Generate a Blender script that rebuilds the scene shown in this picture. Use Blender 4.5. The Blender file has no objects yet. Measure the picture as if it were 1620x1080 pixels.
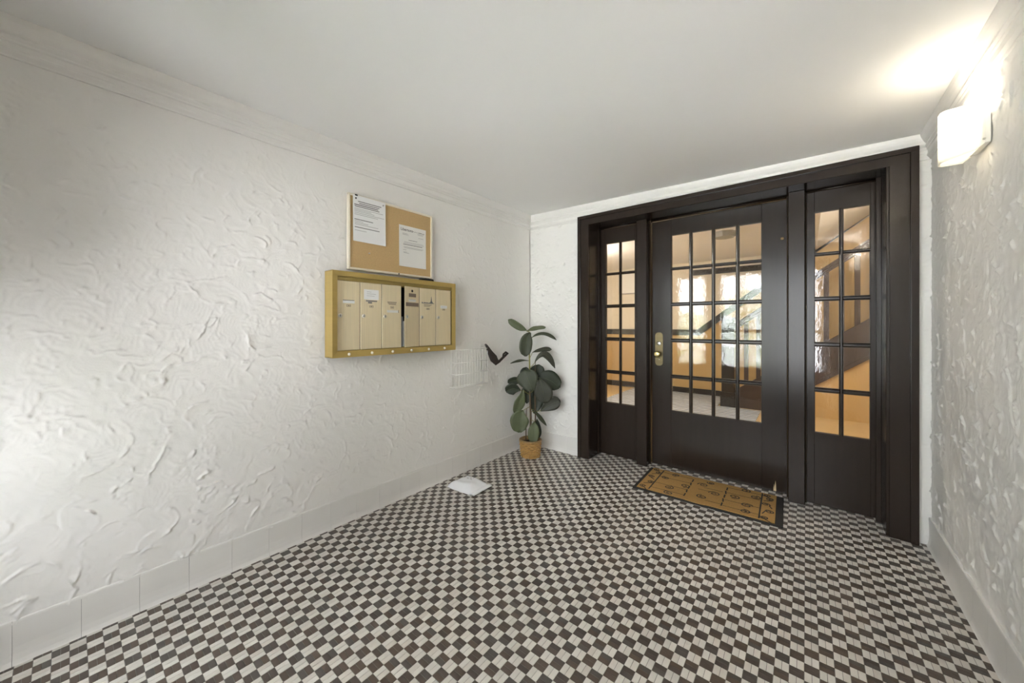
import bpy, bmesh, math, random
import numpy as np
from mathutils import Vector, Matrix

# ------------------------------------------------------------------ camera, world, light, exposure
scn = bpy.context.scene
C = scn.collection
W = 2.694            # room width (left wall x=0, right wall x=W, inner door wall y=0)
YF = -3.45           # entrance wall
CAM = (2.17, -2.961, 1.2)
YAW = 0.6827
FPX = 572.6
cam_d = bpy.data.cameras.new('camera')
cam = bpy.data.objects.new('camera', cam_d)
C.objects.link(cam)
cam.location = CAM
cam.rotation_euler = (math.pi/2, 0, YAW)
cam_d.sensor_width = 36.0
cam_d.lens = FPX/1620*36
cam_d.shift_y = -26.1/1620
cam_d.clip_start = 0.02
scn.camera = cam

world = bpy.data.worlds.new('sky'); scn.world = world
world.use_nodes = True
bg = world.node_tree.nodes['Background']
bg.inputs['Color'].default_value = (0.93, 0.965, 1.0, 1)
bg.inputs['Strength'].default_value = 7.5

sun_d = bpy.data.lights.new('sun', 'SUN'); sun_d.energy = 42.0; sun_d.angle = 0.01; sun_d.color = (0.97, 0.97, 1.0)
sun = bpy.data.objects.new('sun', sun_d); C.objects.link(sun)
sun.rotation_euler = (-math.radians(28), math.radians(6), 0)     # high, from behind the building: lights the street only

def portal(name, loc, rot, sx, sy):
    l = bpy.data.lights.new(name, 'AREA'); l.shape = 'RECTANGLE'; l.size = sx; l.size_y = sy
    l.cycles.is_portal = True
    o = bpy.data.objects.new(name, l); C.objects.link(o); o.location = loc; o.rotation_euler = rot
portal('entrance_portal', (1.35, YF-0.10, 1.08), (math.pi/2, 0, 0), 2.2, 2.1)

scn.view_settings.view_transform = 'Standard'
scn.view_settings.look = 'None'
scn.view_settings.gamma = 1.0
scn.view_settings.use_curve_mapping = False
scn.view_settings.exposure = 1.33
try:
    scn.cycles.max_bounces = 12
    scn.cycles.diffuse_bounces = 7
    scn.cycles.caustics_reflective = False
except Exception:
    pass

# ------------------------------------------------------------------ materials
def srgb(r, g, b):
    def f(c):
        c /= 255.0
        return c/12.92 if c <= 0.04045 else ((c+0.055)/1.055)**2.4
    return (f(r), f(g), f(b))

def mat(name, col, rough=0.5, metal=0.0, vary=0.08, vscale=12.0, bump=0.0, bscale=60.0, stretch=(1, 1, 1),
        coat=0.0, emit=None, estr=0.0, trans=0.0, spec=0.5, detail=4):
    m = bpy.data.materials.new(name); m.use_nodes = True
    nt = m.node_tree; b = nt.nodes['Principled BSDF']
    b.inputs['Roughness'].default_value = rough
    b.inputs['Metallic'].default_value = metal
    b.inputs['Specular IOR Level'].default_value = spec
    b.inputs['Coat Weight'].default_value = coat
    b.inputs['Coat Roughness'].default_value = 0.12
    tc = nt.nodes.new('ShaderNodeTexCoord'); mp = nt.nodes.new('ShaderNodeMapping')
    mp.inputs['Scale'].default_value = stretch
    nt.links.new(tc.outputs['Object'], mp.inputs['Vector'])
    n = nt.nodes.new('ShaderNodeTexNoise'); n.inputs['Scale'].default_value = vscale; n.inputs['Detail'].default_value = detail
    nt.links.new(mp.outputs['Vector'], n.inputs['Vector'])
    mx = nt.nodes.new('ShaderNodeMix'); mx.data_type = 'RGBA'
    mx.inputs[6].default_value = (*[c*(1-vary) for c in col], 1)
    mx.inputs[7].default_value = (*[min(1, c*(1+vary)) for c in col], 1)
    nt.links.new(n.outputs['Fac'], mx.inputs['Factor'])
    nt.links.new(mx.outputs[2], b.inputs['Base Color'])
    if bump:
        n2 = nt.nodes.new('ShaderNodeTexNoise'); n2.inputs['Scale'].default_value = bscale; n2.inputs['Detail'].default_value = 5
        nt.links.new(mp.outputs['Vector'], n2.inputs['Vector'])
        bp = nt.nodes.new('ShaderNodeBump'); bp.inputs['Strength'].default_value = bump; bp.inputs['Distance'].default_value = 0.004
        nt.links.new(n2.outputs['Fac'], bp.inputs['Height']); nt.links.new(bp.outputs['Normal'], b.inputs['Normal'])
    if emit:
        b.inputs['Emission Color'].default_value = (*emit, 1); b.inputs['Emission Strength'].default_value = estr
    return m

def glass_mat(name, tint=(1, 1, 1)):
    m = bpy.data.materials.new(name); m.use_nodes = True
    nt = m.node_tree; nt.nodes.clear()
    out = nt.nodes.new('ShaderNodeOutputMaterial'); mx = nt.nodes.new('ShaderNodeMixShader')
    tr = nt.nodes.new('ShaderNodeBsdfTransparent'); tr.inputs['Color'].default_value = (*tint, 1)
    gl = nt.nodes.new('ShaderNodeBsdfGlossy'); gl.inputs['Roughness'].default_value = 0.015
    fr = nt.nodes.new('ShaderNodeFresnel'); fr.inputs['IOR'].default_value = 1.8
    n = nt.nodes.new('ShaderNodeTexNoise'); n.inputs['Scale'].default_value = 9.0
    bp = nt.nodes.new('ShaderNodeBump'); bp.inputs['Strength'].default_value = 0.012; bp.inputs['Distance'].default_value = 0.02
    nt.links.new(n.outputs['Fac'], bp.inputs['Height']); nt.links.new(bp.outputs['Normal'], gl.inputs['Normal'])
    nt.links.new(fr.outputs['Fac'], mx.inputs['Fac']); nt.links.new(tr.outputs[0], mx.inputs[1]); nt.links.new(gl.outputs[0], mx.inputs[2])
    nt.links.new(mx.outputs[0], out.inputs['Surface'])
    return m

def translucent_mat(name, col):
    m = bpy.data.materials.new(name); m.use_nodes = True
    nt = m.node_tree; nt.nodes.clear()
    out = nt.nodes.new('ShaderNodeOutputMaterial'); mx = nt.nodes.new('ShaderNodeMixShader'); mx.inputs['Fac'].default_value = 0.45
    a = nt.nodes.new('ShaderNodeBsdfTranslucent'); a.inputs['Color'].default_value = (*col, 1)
    d = nt.nodes.new('ShaderNodeBsdfDiffuse'); d.inputs['Color'].default_value = (*col, 1)
    nt.links.new(d.outputs[0], mx.inputs[1]); nt.links.new(a.outputs[0], mx.inputs[2]); nt.links.new(mx.outputs[0], out.inputs['Surface'])
    return m

def leaf_mat(name, col):
    m = mat(name, col, rough=0.55, vary=0.25, vscale=9, bump=0.25, bscale=45)
    return m

M = {}
M['stucco'] = mat('white_stucco', (0.80, 0.785, 0.755), rough=0.55, vary=0.025, vscale=3, bump=0.10, bscale=140)
M['plaster'] = mat('smooth_plaster', (0.87, 0.865, 0.85), rough=0.7, vary=0.015, vscale=2, bump=0.02, bscale=30)
M['crown'] = mat('painted_crown', (0.80, 0.785, 0.755), rough=0.5, vary=0.02)
M['cove'] = mat('white_cove_tile', (0.77, 0.755, 0.725), rough=0.32, vary=0.03, vscale=8)
M['grout'] = mat('grey_grout', (0.21, 0.20, 0.185), rough=0.9, vary=0.15, vscale=40)
M['darkwood'] = mat('dark_brown_paint', (0.0215, 0.0140, 0.0102), rough=0.24, vary=0.18, vscale=5, bump=0.015, bscale=16, stretch=(6, 6, 0.6), spec=0.40)
M['bead'] = mat('highlight_brown_edge', (0.055, 0.038, 0.022), rough=0.35, vary=0.3, vscale=20)  # lighter brown puts thin highlight lines into the bead colour
M['glass'] = glass_mat('window_glass')
M['brass'] = mat('aged_brass', (0.17, 0.135, 0.075), rough=0.38, metal=1.0, vary=0.25, vscale=30)
M['brasslight'] = mat('polished_brass', (0.75, 0.62, 0.30), rough=0.25, metal=1.0, vary=0.1)
M['nickel'] = mat('nickel_lock', (0.72, 0.70, 0.64), rough=0.3, metal=1.0, vary=0.1)
M['gold'] = mat('gold_anodised', (0.51, 0.375, 0.125), rough=0.42, metal=0.55, vary=0.12, vscale=4, stretch=(1, 1, 12), bump=0.03, bscale=200)
M['golddark'] = mat('gold_inner_frame', (0.36, 0.27, 0.09), rough=0.4, metal=0.5, vary=0.1)
M['champagne'] = mat('champagne_door', (0.75, 0.645, 0.44), rough=0.42, metal=0.35, vary=0.14, vscale=14, stretch=(1, 9, 0.25))
M['black'] = mat('black_plastic', (0.012, 0.011, 0.010), rough=0.5, vary=0.2)
M['ink'] = mat('grey_ink', (0.17, 0.165, 0.16), rough=0.8, vary=0.05)
M['inkfaint'] = mat('faint_ink', (0.42, 0.41, 0.40), rough=0.8, vary=0.05)
M['paper'] = mat('white_paper', (0.82, 0.82, 0.81), rough=0.75, vary=0.015)
M['paper2'] = mat('cream_paper', (0.74, 0.73, 0.69), rough=0.75, vary=0.02)
M['cork'] = mat('cork', (0.52, 0.36, 0.17), rough=0.85, vary=0.13, vscale=120, bump=0.12, bscale=200)
M['boardframe'] = mat('cream_frame', (0.80, 0.74, 0.60), rough=0.5, vary=0.05)
M['tape'] = mat('brown_tape', (0.20, 0.15, 0.11), rough=0.5, vary=0.15, vscale=80)
M['mailgrey'] = mat('grey_envelope', (0.45, 0.47, 0.50), rough=0.7, vary=0.15)
M['whitewire'] = mat('white_wire', (0.80, 0.79, 0.76), rough=0.4, vary=0.03)
M['strap'] = mat('dark_brown_fabric', (0.022, 0.014, 0.010), rough=0.65, vary=0.3, vscale=60)
M['coir'] = mat('coir', (0.37, 0.215, 0.065), rough=0.95, vary=0.28, vscale=160, bump=0.5, bscale=260)
M['rubber'] = mat('black_rubber', (0.020, 0.018, 0.016), rough=0.8, vary=0.3, vscale=60, bump=0.2, bscale=120)
M['poly'] = mat('white_poly_mailer', (0.85, 0.86, 0.88), rough=0.35, vary=0.03, bump=0.35, bscale=22)
M['wicker'] = mat('golden_wicker', (0.42, 0.24, 0.075), rough=0.5, vary=0.45, vscale=45)
M['wickerrim'] = mat('wicker_rim', (0.27, 0.17, 0.07), rough=0.55, vary=0.3, vscale=40)
M['soil'] = mat('dark_soil', (0.025, 0.018, 0.012), rough=0.95, vary=0.4, vscale=60, bump=0.6, bscale=60)
M['stem'] = mat('brown_stem', (0.11, 0.075, 0.040), rough=0.7, vary=0.35, vscale=25, stretch=(1, 1, 0.4))
M['stemgreen'] = mat('green_stem', (0.26, 0.24, 0.07), rough=0.5, vary=0.2)
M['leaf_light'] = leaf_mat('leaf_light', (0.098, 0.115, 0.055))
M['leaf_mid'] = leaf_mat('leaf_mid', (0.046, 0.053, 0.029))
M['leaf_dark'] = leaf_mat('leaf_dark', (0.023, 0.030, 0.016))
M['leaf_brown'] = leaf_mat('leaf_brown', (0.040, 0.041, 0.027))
M['acrylic'] = translucent_mat('white_acrylic', (0.92, 0.91, 0.87))
M['lampmetal'] = mat('white_enamel', (0.78, 0.77, 0.73), rough=0.4, vary=0.02)
M['bulb'] = mat('lit_bulb', (1, 1, 1), rough=0.3, vary=0, emit=(1.0, 0.86, 0.66), estr=6)
M['hallcream'] = mat('hall_cream_wall', (0.66, 0.60, 0.49), rough=0.6, vary=0.03, vscale=3)
M['halltan'] = mat('hall_tan_wainscot', (0.50, 0.345, 0.150), rough=0.5, vary=0.05, vscale=3)
M['hallceil'] = mat('hall_ceiling_paint', (0.85, 0.84, 0.83), rough=0.7, vary=0.02)
M['halldark'] = mat('hall_black_trim', (0.018, 0.015, 0.013), rough=0.3, vary=0.2, coat=0.3)
M['hallstair'] = mat('hall_brown_stair', (0.055, 0.036, 0.026), rough=0.35, vary=0.25, vscale=6, stretch=(1, 1, 4))
M['halltread'] = mat('hall_tread', (0.16, 0.09, 0.05), rough=0.4, vary=0.2)
M['hallfloor'] = mat('hall_floor_tan', (0.55, 0.40, 0.20), rough=0.4, vary=0.08, vscale=6)
M['soffit'] = mat('soffit_grey_trim', (0.36, 0.33, 0.30), rough=0.5, vary=0.05)
M['concrete'] = mat('pavement', (0.50, 0.50, 0.50), rough=0.9, vary=0.12, vscale=5, bump=0.2)
M['shrubleaf'] = mat('shrub_leaf', (0.10, 0.18, 0.05), rough=0.5, vary=0.4, vscale=8)
M['bark'] = mat('bark', (0.12, 0.09, 0.06), rough=0.9, vary=0.3)
M['brick'] = mat('red_brick', (0.30, 0.13, 0.09), rough=0.85, vary=0.25, vscale=14)
M['rawwood'] = mat('raw_split_wood', (0.62, 0.47, 0.27), rough=0.7, vary=0.25, vscale=40)
M['red'] = mat('red_print', (0.75, 0.06, 0.04), rough=0.5, vary=0.05)
M['detector'] = mat('grey_fixture', (0.30, 0.30, 0.27), rough=0.5, vary=0.08)

def ribbed_mat():
    m = bpy.data.materials.new('daylit_blue_ribbed_carpet'); m.use_nodes = True
    nt = m.node_tree; b = nt.nodes['Principled BSDF']; b.inputs['Roughness'].default_value = 0.5
    tc = nt.nodes.new('ShaderNodeTexCoord'); w = nt.nodes.new('ShaderNodeTexWave')
    w.inputs['Scale'].default_value = 3.2; w.inputs['Distortion'].default_value = 1.5; w.bands_direction = 'Y'
    w.inputs['Detail'].default_value = 2; w.inputs['Detail Scale'].default_value = 3
    nt.links.new(tc.outputs['Object'], w.inputs['Vector'])
    r = nt.nodes.new('ShaderNodeMix'); r.data_type = 'RGBA'
    r.inputs[6].default_value = (0.10, 0.12, 0.155, 1); r.inputs[7].default_value = (0.62, 0.69, 0.78, 1)  # ribbed pattern; its blue-white tone has reflected daylight painted in
    nt.links.new(w.outputs['Fac'], r.inputs['Factor']); nt.links.new(r.outputs[2], b.inputs['Base Color'])
    return m
M['runner'] = ribbed_mat()

def tile_mat(name, col, rough, wear):
    m = mat(name, col, rough=rough, vary=wear, vscale=22, spec=0.5)
    nt = m.node_tree; b = nt.nodes['Principled BSDF']
    n = nt.nodes.new('ShaderNodeTexNoise'); n.inputs['Scale'].default_value = 3.5
    g = nt.nodes.new('ShaderNodeNewGeometry'); nt.links.new(g.outputs['Position'], n.inputs['Vector'])
    mr = nt.nodes.new('ShaderNodeMapRange'); mr.inputs['To Min'].default_value = rough-0.08; mr.inputs['To Max'].default_value = rough+0.12
    nt.links.new(n.outputs['Fac'], mr.inputs['Value']); nt.links.new(mr.outputs['Result'], b.inputs['Roughness'])
    return m
TILE_W = [tile_mat('white_tile_%s' % s, c, 0.30, 0.05) for s, c in (('bone', (0.62, 0.595, 0.545)), ('ivory', (0.66, 0.635, 0.585)), ('rose', (0.61, 0.573, 0.52)))]
TILE_D = [tile_mat('dark_tile_%s' % s, c, 0.30, 0.14) for s, c in (('umber', (0.082, 0.064, 0.053)), ('brown', (0.098, 0.071, 0.054)), ('charcoal', (0.090, 0.078, 0.068)))]

# ------------------------------------------------------------------ mesh helpers
def box(bm, x0, x1, y0, y1, z0, z1, bev=0.0, seg=1, mtx=None):
    vs = [bm.verts.new((x, y, z)) for x in (x0, x1) for y in (y0, y1) for z in (z0, z1)]
    fs = [bm.faces.new([vs[i] for i in q]) for q in ((0, 1, 3, 2), (4, 6, 7, 5), (0, 4, 5, 1), (2, 3, 7, 6), (0, 2, 6, 4), (1, 5, 7, 3))]
    allv = vs
    if bev:
        es = list({e for f in fs for e in f.edges})
        r = bmesh.ops.bevel(bm, geom=es, offset=bev, segments=seg, affect='EDGES', profile=0.5)
        allv = list({v for f in r['faces'] for v in f.verts} | {v for v in vs if v.is_valid})
    if mtx is not None:
        for v in allv:
            v.co = mtx @ v.co
    return allv

def prism(bm, pts, to3, a, b):
    """closed 2D polygon pts, extruded: to3(p, t) for t in (a, b)"""
    A = [bm.verts.new(to3(p, a)) for p in pts]; B = [bm.verts.new(to3(p, b)) for p in pts]
    n = len(pts)
    for i in range(n):
        bm.faces.new((A[i], A[(i+1) % n], B[(i+1) % n], B[i]))
    bm.faces.new(A[::-1]); bm.faces.new(B)

def tube(bm, pts, rad, seg=8, cap=True, flat=1.0, flatdir=None):
    pts = [Vector(p) for p in pts]; n = len(pts)
    rads = rad if isinstance(rad, (list, tuple)) else [rad]*n
    rings = []
    prev = None
    for i, p in enumerate(pts):
        t = (pts[min(i+1, n-1)]-pts[max(i-1, 0)]).normalized()
        up = Vector(flatdir) if flatdir else (prev if prev is not None else (Vector((0, 0, 1)) if abs(t.z) < 0.9 else Vector((1, 0, 0))))
        s = t.cross(up)
        if s.length < 1e-6: s = t.orthogonal()
        s.normalize(); u = s.cross(t).normalized(); prev = u
        rings.append([bm.verts.new(p + s*math.cos(2*math.pi*k/seg)*rads[i] + u*math.sin(2*math.pi*k/seg)*rads[i]*flat) for k in range(seg)])
    for i in range(n-1):
        for k in range(seg):
            bm.faces.new((rings[i][k], rings[i][(k+1) % seg], rings[i+1][(k+1) % seg], rings[i+1][k]))
    if cap:
        bm.faces.new(rings[0][::-1]); bm.faces.new(rings[-1])

def lathe(bm, prof, mtx, seg=24, caps=True):
    rings = [[bm.verts.new(mtx @ Vector((r*math.cos(2*math.pi*k/seg), r*math.sin(2*math.pi*k/seg), z))) for k in range(seg)] for r, z in prof]
    for i in range(len(rings)-1):
        for k in range(seg):
            bm.faces.new((rings[i][k], rings[i][(k+1) % seg], rings[i+1][(k+1) % seg], rings[i+1][k]))
    if caps:
        bm.faces.new(rings[0][::-1]); bm.faces.new(rings[-1])

def obj(name, bm, material, parent=None, smooth=False):
    me = bpy.data.meshes.new(name)
    bmesh.ops.recalc_face_normals(bm, faces=bm.faces[:])
    bm.to_mesh(me); bm.free()
    me.materials.append(M[material] if isinstance(material, str) else material)
    if smooth:
        me.polygons.foreach_set('use_smooth', [True]*len(me.polygons))
    o = bpy.data.objects.new(name, me); C.objects.link(o)
    if parent is not None:
        o.parent = parent
    return o

def bobj(name, x0, x1, y0, y1, z0, z1, material, parent=None, bev=0.0, seg=1, smooth=False):
    bm = bmesh.new(); box(bm, x0, x1, y0, y1, z0, z1, bev, seg)
    return obj(name, bm, material, parent, smooth)

def tag(o, label=None, cat=None, group=None, kind=None):
    if label: o['label'] = label
    if cat: o['category'] = cat
    if group: o['group'] = group
    if kind: o['kind'] = kind
    return o

def empty(name, loc=(0, 0, 0), rz=0.0):
    o = bpy.data.objects.new(name, None); C.objects.link(o); o.location = loc; o.rotation_euler = (0, 0, rz)
    o.empty_display_size = 0.1
    return o

RX = lambda a: Matrix.Rotation(a, 4, 'X')
RY = lambda a: Matrix.Rotation(a, 4, 'Y')
RZ = lambda a: Matrix.Rotation(a, 4, 'Z')
T = lambda *a: Matrix.Translation(a)

# ------------------------------------------------------------------ room shell
def ceil_z(x, y):
    a = min(max(x/W, 0), 1); b = min(max(y/YF, 0), 1)
    return (2.292*(1-a)+2.232*a)*(1-b) + (2.266*(1-a)+2.25*a)*b

def smooth_noise(rng, nu, nv, cell):
    gu, gv = int(nu/cell)+3, int(nv/cell)+3
    g = rng.normal(0, 1, (gu, gv))
    u = np.arange(nu)/cell; v = np.arange(nv)/cell
    iu = u.astype(int); iv = v.astype(int); fu = u-iu; fv = v-iv
    fu = fu*fu*(3-2*fu); fv = fv*fv*(3-2*fv)
    a = g[iu][:, iv]; b = g[iu+1][:, iv]; c = g[iu][:, iv+1]; d = g[iu+1][:, iv+1]
    fu = fu[:, None]; fv = fv[None, :]
    return (a*(1-fu)+b*fu)*(1-fv)+(c*(1-fu)+d*fu)*fv

def stucco_field(nu, nv, res, seed, dens, amp):
    """trowelled plaster: many short overlapping strokes, each with a torn lip at its edge"""
    rng = np.random.default_rng(seed)
    H = 0.0008*smooth_noise(rng, nu, nv, 0.03/res)
    WU = 0.010*smooth_noise(rng, nu, nv, 0.05/res)+0.0022*smooth_noise(rng, nu, nv, 0.016/res)
    WV = 0.010*smooth_noise(rng, nu, nv, 0.05/res)+0.0022*smooth_noise(rng, nu, nv, 0.016/res)
    TEAR = smooth_noise(rng, nu, nv, 0.022/res)
    wu, wv = nu*res, nv*res
    n = int(wu*wv*dens)
    for i in range(n):
        big = rng.random() < 0.40
        R = rng.uniform(0.05, 0.13) if big else rng.uniform(0.015, 0.05)
        w = R*rng.uniform(0.5, 0.95)
        cu, cv = rng.uniform(-0.05, wu+0.05), rng.uniform(-0.05, wv+0.05)
        a0 = rng.uniform(0, 2*math.pi); span = rng.uniform(0.45, 1.3) if big else rng.uniform(0.4, 1.5)
        pad = R+0.03
        i0, i1 = max(0, int((cu-pad)/res)), min(nu, int((cu+pad)/res)+1)
        j0, j1 = max(0, int((cv-pad)/res)), min(nv, int((cv+pad)/res)+1)
        if i1-i0 < 3 or j1-j0 < 3: continue
        U, V = np.meshgrid(np.arange(i0, i1)*res-cu, np.arange(j0, j1)*res-cv, indexing='ij')
        U = U+WU[i0:i1, j0:j1]; V = (V+WV[i0:i1, j0:j1])*rng.uniform(0.7, 1.4)
        r = np.sqrt(U*U+V*V)+1e-6
        da = np.abs((np.arctan2(V, U)-a0+math.pi) % (2*math.pi)-math.pi)
        ea = np.clip((span-da)/0.4, 0, 1)
        inb = np.clip((R-r)/0.004, 0, 1)*np.clip((r-(R-w))/0.015, 0, 1)*ea
        level = rng.normal(0, 0.0008)+0.0005*np.sin(r*2*math.pi/rng.uniform(0.010, 0.022)+rng.uniform(0, 6))
        sub = H[i0:i1, j0:j1]
        sub[:] = sub*(1-0.85*inb)+level*inb*0.85
        x = r-R
        lip = np.where(x < 0, np.exp(x/0.010), np.exp(-(x/0.0026)**2))
        tear = np.clip(0.6+0.5*TEAR[i0:i1, j0:j1], 0, 1.4)
        sub += (0.0006+0.0085*rng.random()**2)*lip*ea*tear
    crumb = np.clip(smooth_noise(rng, nu, nv, 0.09/res)-0.5, 0, 1.2)
    H = H+crumb*(0.0011*smooth_noise(rng, nu, nv, 0.011/res)+0.0007*np.abs(smooth_noise(rng, nu, nv, 0.020/res)))
    return np.clip(H, -0.006, 0.012)*amp

def stucco_wall(name, u0, u1, v0, v1, to3, res, seed, dens, amp, backing, label):
    """to3(u, v, h) arrays -> xyz; backing = list of boxes that close the wall behind the relief"""
    nu = max(3, int(round((u1-u0)/res))+1); nv = max(3, int(round((v1-v0)/res))+1)
    H = stucco_field(nu, nv, res, seed, dens, amp)
    U, V = np.meshgrid(np.linspace(u0, u1, nu), np.linspace(v0, v1, nv), indexing='ij')
    co = np.stack(to3(U, V, H), -1).reshape(-1, 3).astype(np.float32)
    idx = np.arange(nu*nv).reshape(nu, nv)
    q = np.stack([idx[:-1, :-1], idx[1:, :-1], idx[1:, 1:], idx[:-1, 1:]], -1).reshape(-1, 4)
    bv = []; bf = []
    for (x0, x1, y0, y1, z0, z1) in backing:
        o = len(co)+len(bv)
        bv += [(x, y, z) for x in (x0, x1) for y in (y0, y1) for z in (z0, z1)]
        bf += [[o+i for i in f] for f in ((0, 1, 3, 2), (4, 6, 7, 5), (0, 4, 5, 1), (2, 3, 7, 6), (0, 2, 6, 4), (1, 5, 7, 3))]
    co = np.concatenate([co, np.array(bv, np.float32).reshape(-1, 3)]); nq = len(q)
    q = np.concatenate([q, np.array(bf, np.int64).reshape(-1, 4)])
    me = bpy.data.meshes.new(name)
    me.vertices.add(len(co)); me.vertices.foreach_set('co', co.ravel())
    me.loops.add(q.size); me.loops.foreach_set('vertex_index', q.ravel().astype(np.int32))
    me.polygons.add(len(q)); me.polygons.foreach_set('loop_start', (np.arange(len(q))*4).astype(np.int32))
    sm = np.ones(len(q), bool); sm[nq:] = False
    me.polygons.foreach_set('use_smooth', sm)
    me.update(calc_edges=True); me.validate()
    me.materials.append(M['stucco'])
    o = bpy.data.objects.new(name, me); C.objects.link(o)
    return tag(o, label, 'wall', kind='structure')

stucco_wall('wall_left', YF, 0.0, 0.14, 2.19, lambda u, v, h: (-0.006+h*(0.58+0.42*np.clip((-1.7-u)/1.2, 0, 1))*(1.25-0.28*v), u, v), 0.0045, 3, 600, 0.98,
            [(-0.16, -0.016, YF-0.1, 0.02, -0.02, 2.32)], 'white swirled stucco wall behind the mailboxes and cork board')
stucco_wall('wall_right', YF, 0.0, 0.14, 2.17, lambda u, v, h: (W+0.004-h, u, v), 0.0052, 8, 600, 1.15,
            [(W+0.014, W+0.16, YF-0.1, 0.02, -0.02, 2.32)], 'white rough stucco wall carrying the lit sconce')
stucco_wall('wall_back_left', 0.0, 0.60, 0.14, 2.2, lambda u, v, h: (u, 0.006-h, v), 0.0050, 12, 400, 0.9,
            [(-0.16, 0.655, 0.016, 0.30, -0.02, 2.40)], 'narrow white stucco wall behind the potted plant')
stucco_wall('wall_back_right', 2.60, W+0.005, 0.0, 2.2, lambda u, v, h: (u, 0.004-h, v), 0.006, 15, 620, 0.8,
            [(2.535, W+0.16, 0.014, 0.30, -0.02, 2.40)], 'thin strip of white stucco between dark door casing and corner')
tag(bobj('wall_back_top', 0.56, 2.64, 0.0, 0.30, 2.105, 2.40, 'plaster'), 'white plaster wall above the dark door head', 'wall', kind='structure')

bm = bmesh.new()
N = 10
vs = [[bm.verts.new((x, y, ceil_z(x, y))) for y in np.linspace(YF-0.05, 0.02, N)] for x in np.linspace(-0.05, W+0.05, N)]
for i in range(N-1):
    for j in range(N-1):
        bm.faces.new((vs[i][j], vs[i+1][j], vs[i+1][j+1], vs[i][j+1]))
r = bmesh.ops.extrude_face_region(bm, geom=bm.faces[:])
for v in r['geom']:
    if isinstance(v, bmesh.types.BMVert): v.co.z += 0.12
tag(obj('ceiling', bm, 'plaster'), 'smooth white plaster ceiling', 'ceiling', kind='structure')

# crown mouldings, mitred at the corners
PROF = [(0.046, 0.0), (0.046, 0.004), (0.041, 0.020), (0.032, 0.036), (0.021, 0.048), (0.021, 0.054), (0.025, 0.058), (0.025, 0.064),
        (0.018, 0.072), (0.018, 0.079), (0.013, 0.084), (0.013, 0.100), (0.017, 0.106), (0.016, 0.114), (0.006, 0.124), (0.004, 0.130),
        (-0.012, 0.130), (-0.012, 0.0)]
def crown(name, ends, label):
    bm = bmesh.new()
    rows = []
    for e in ends:
        rows.append([bm.verts.new((*e(o)[:2], ceil_z(*e(o))-d)) for o, d in PROF])
    n = len(PROF)
    for i in range(n):
        bm.faces.new((rows[0][i], rows[0][(i+1) % n], rows[1][(i+1) % n], rows[1][i]))
    bm.faces.new(rows[0]); bm.faces.new(rows[1][::-1])
    return tag(obj(name, bm, 'crown'), label, 'moulding', kind='structure')
crown('trim_1', [lambda o: (o, YF), lambda o: (o, -o)], 'stepped white crown moulding along the mailbox wall')
crown('trim_2', [lambda o: (o, -o), lambda o: (W-o, -o)], 'stepped white crown moulding above the dark doors')
crown('trim_3', [lambda o: (W-o, -o), lambda o: (W-o, YF)], 'stepped white crown moulding above the lit sconce')

# ------------------------------------------------------------------ mosaic floor
S = 0.0412; X0 = 0.022; Y0 = -2.9960
fl = bmesh.new()
box(fl, -0.02, W+0.02, YF-0.12, 0.30, -0.08, -0.0016)
floor = tag(obj('floor', fl, 'grout'), 'black and white checkered mosaic tile floor', 'floor', kind='structure')
G = 0.0008   # half joint
def tile_verts(hx, hy):
    c = 0.0005
    V = [(-hx, -hy, -0.004), (hx, -hy, -0.004), (hx, hy, -0.004), (-hx, hy, -0.004),
         (-hx, -hy, -c), (hx, -hy, -c), (hx, hy, -c), (-hx, hy, -c),
         (-hx+c, -hy+c, 0), (hx-c, -hy+c, 0), (hx-c, hy-c, 0), (-hx+c, hy-c, 0)]
    F = [(8, 9, 10, 11)]+[(4+i, 4+(i+1) % 4, 8+(i+1) % 4, 8+i) for i in range(4)]+[(i, (i+1) % 4, 4+(i+1) % 4, 4+i) for i in range(4)]
    return np.array(V), F
rng = random.Random(5)
cells = []
def in_floor(x, y):
    if y < 0.0 - 0.002: return 0.004 < x < W-0.012
    return 0.672 < x < 2.518
def pj(x, y, z=0.0):
    dx, dy = x-CAM[0], y-CAM[1]
    d = -math.sin(YAW)*dx+math.cos(YAW)*dy; rr = math.cos(YAW)*dx+math.sin(YAW)*dy
    if d < 0.05: return None
    return 810+FPX*rr/d, 513.9-FPX*(z-CAM[2])/d, d
for k in range(-1, int((W-X0)/S)+1):
    for j in range(int((YF-Y0)/S)-1, int((0.25-Y0)/S)+1):
        x0, x1, y0, y1 = X0+k*S, X0+(k+1)*S, Y0+j*S, Y0+(j+1)*S
        x0c, x1c = max(x0, -0.004), min(x1, W-0.004)
        if x1c-x0c < 0.006: continue
        cx, cy = (x0c+x1c)/2, (y0+y1)/2
        if not in_floor(cx, cy): continue
        dark = (k+j) % 2 == 0
        for h in (0, 1):
            if dark:      # two pieces stacked along y, long along x
                a = (x0c, x1c, y0+h*S/2, y0+(h+1)*S/2)
            else:
                xm = (x0+x1)/2
                a = (x0c, min(xm, x1c), y0, y1) if h == 0 else (max(xm, x0c), x1c, y0, y1)
                if a[1]-a[0] < 0.004: continue
            full = abs(x1c-x1) < 1e-6 and abs(x0c-x0) < 1e-6
            cells.append((a, dark, rng.choice((0, 0, 1, 1, 2)), full))
cand = []
for i, (a, dk, vr, full) in enumerate(cells):
    p = [pj(x, y) for x in a[:2] for y in a[2:]]
    if full and all(q and 2 < q[0] < 1618 and 2 < q[1] < 1078 for q in p):
        cand.append((p[0][2], i))
single = {i for _, i in sorted(cand)[:300]}
tmesh = {}
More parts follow.
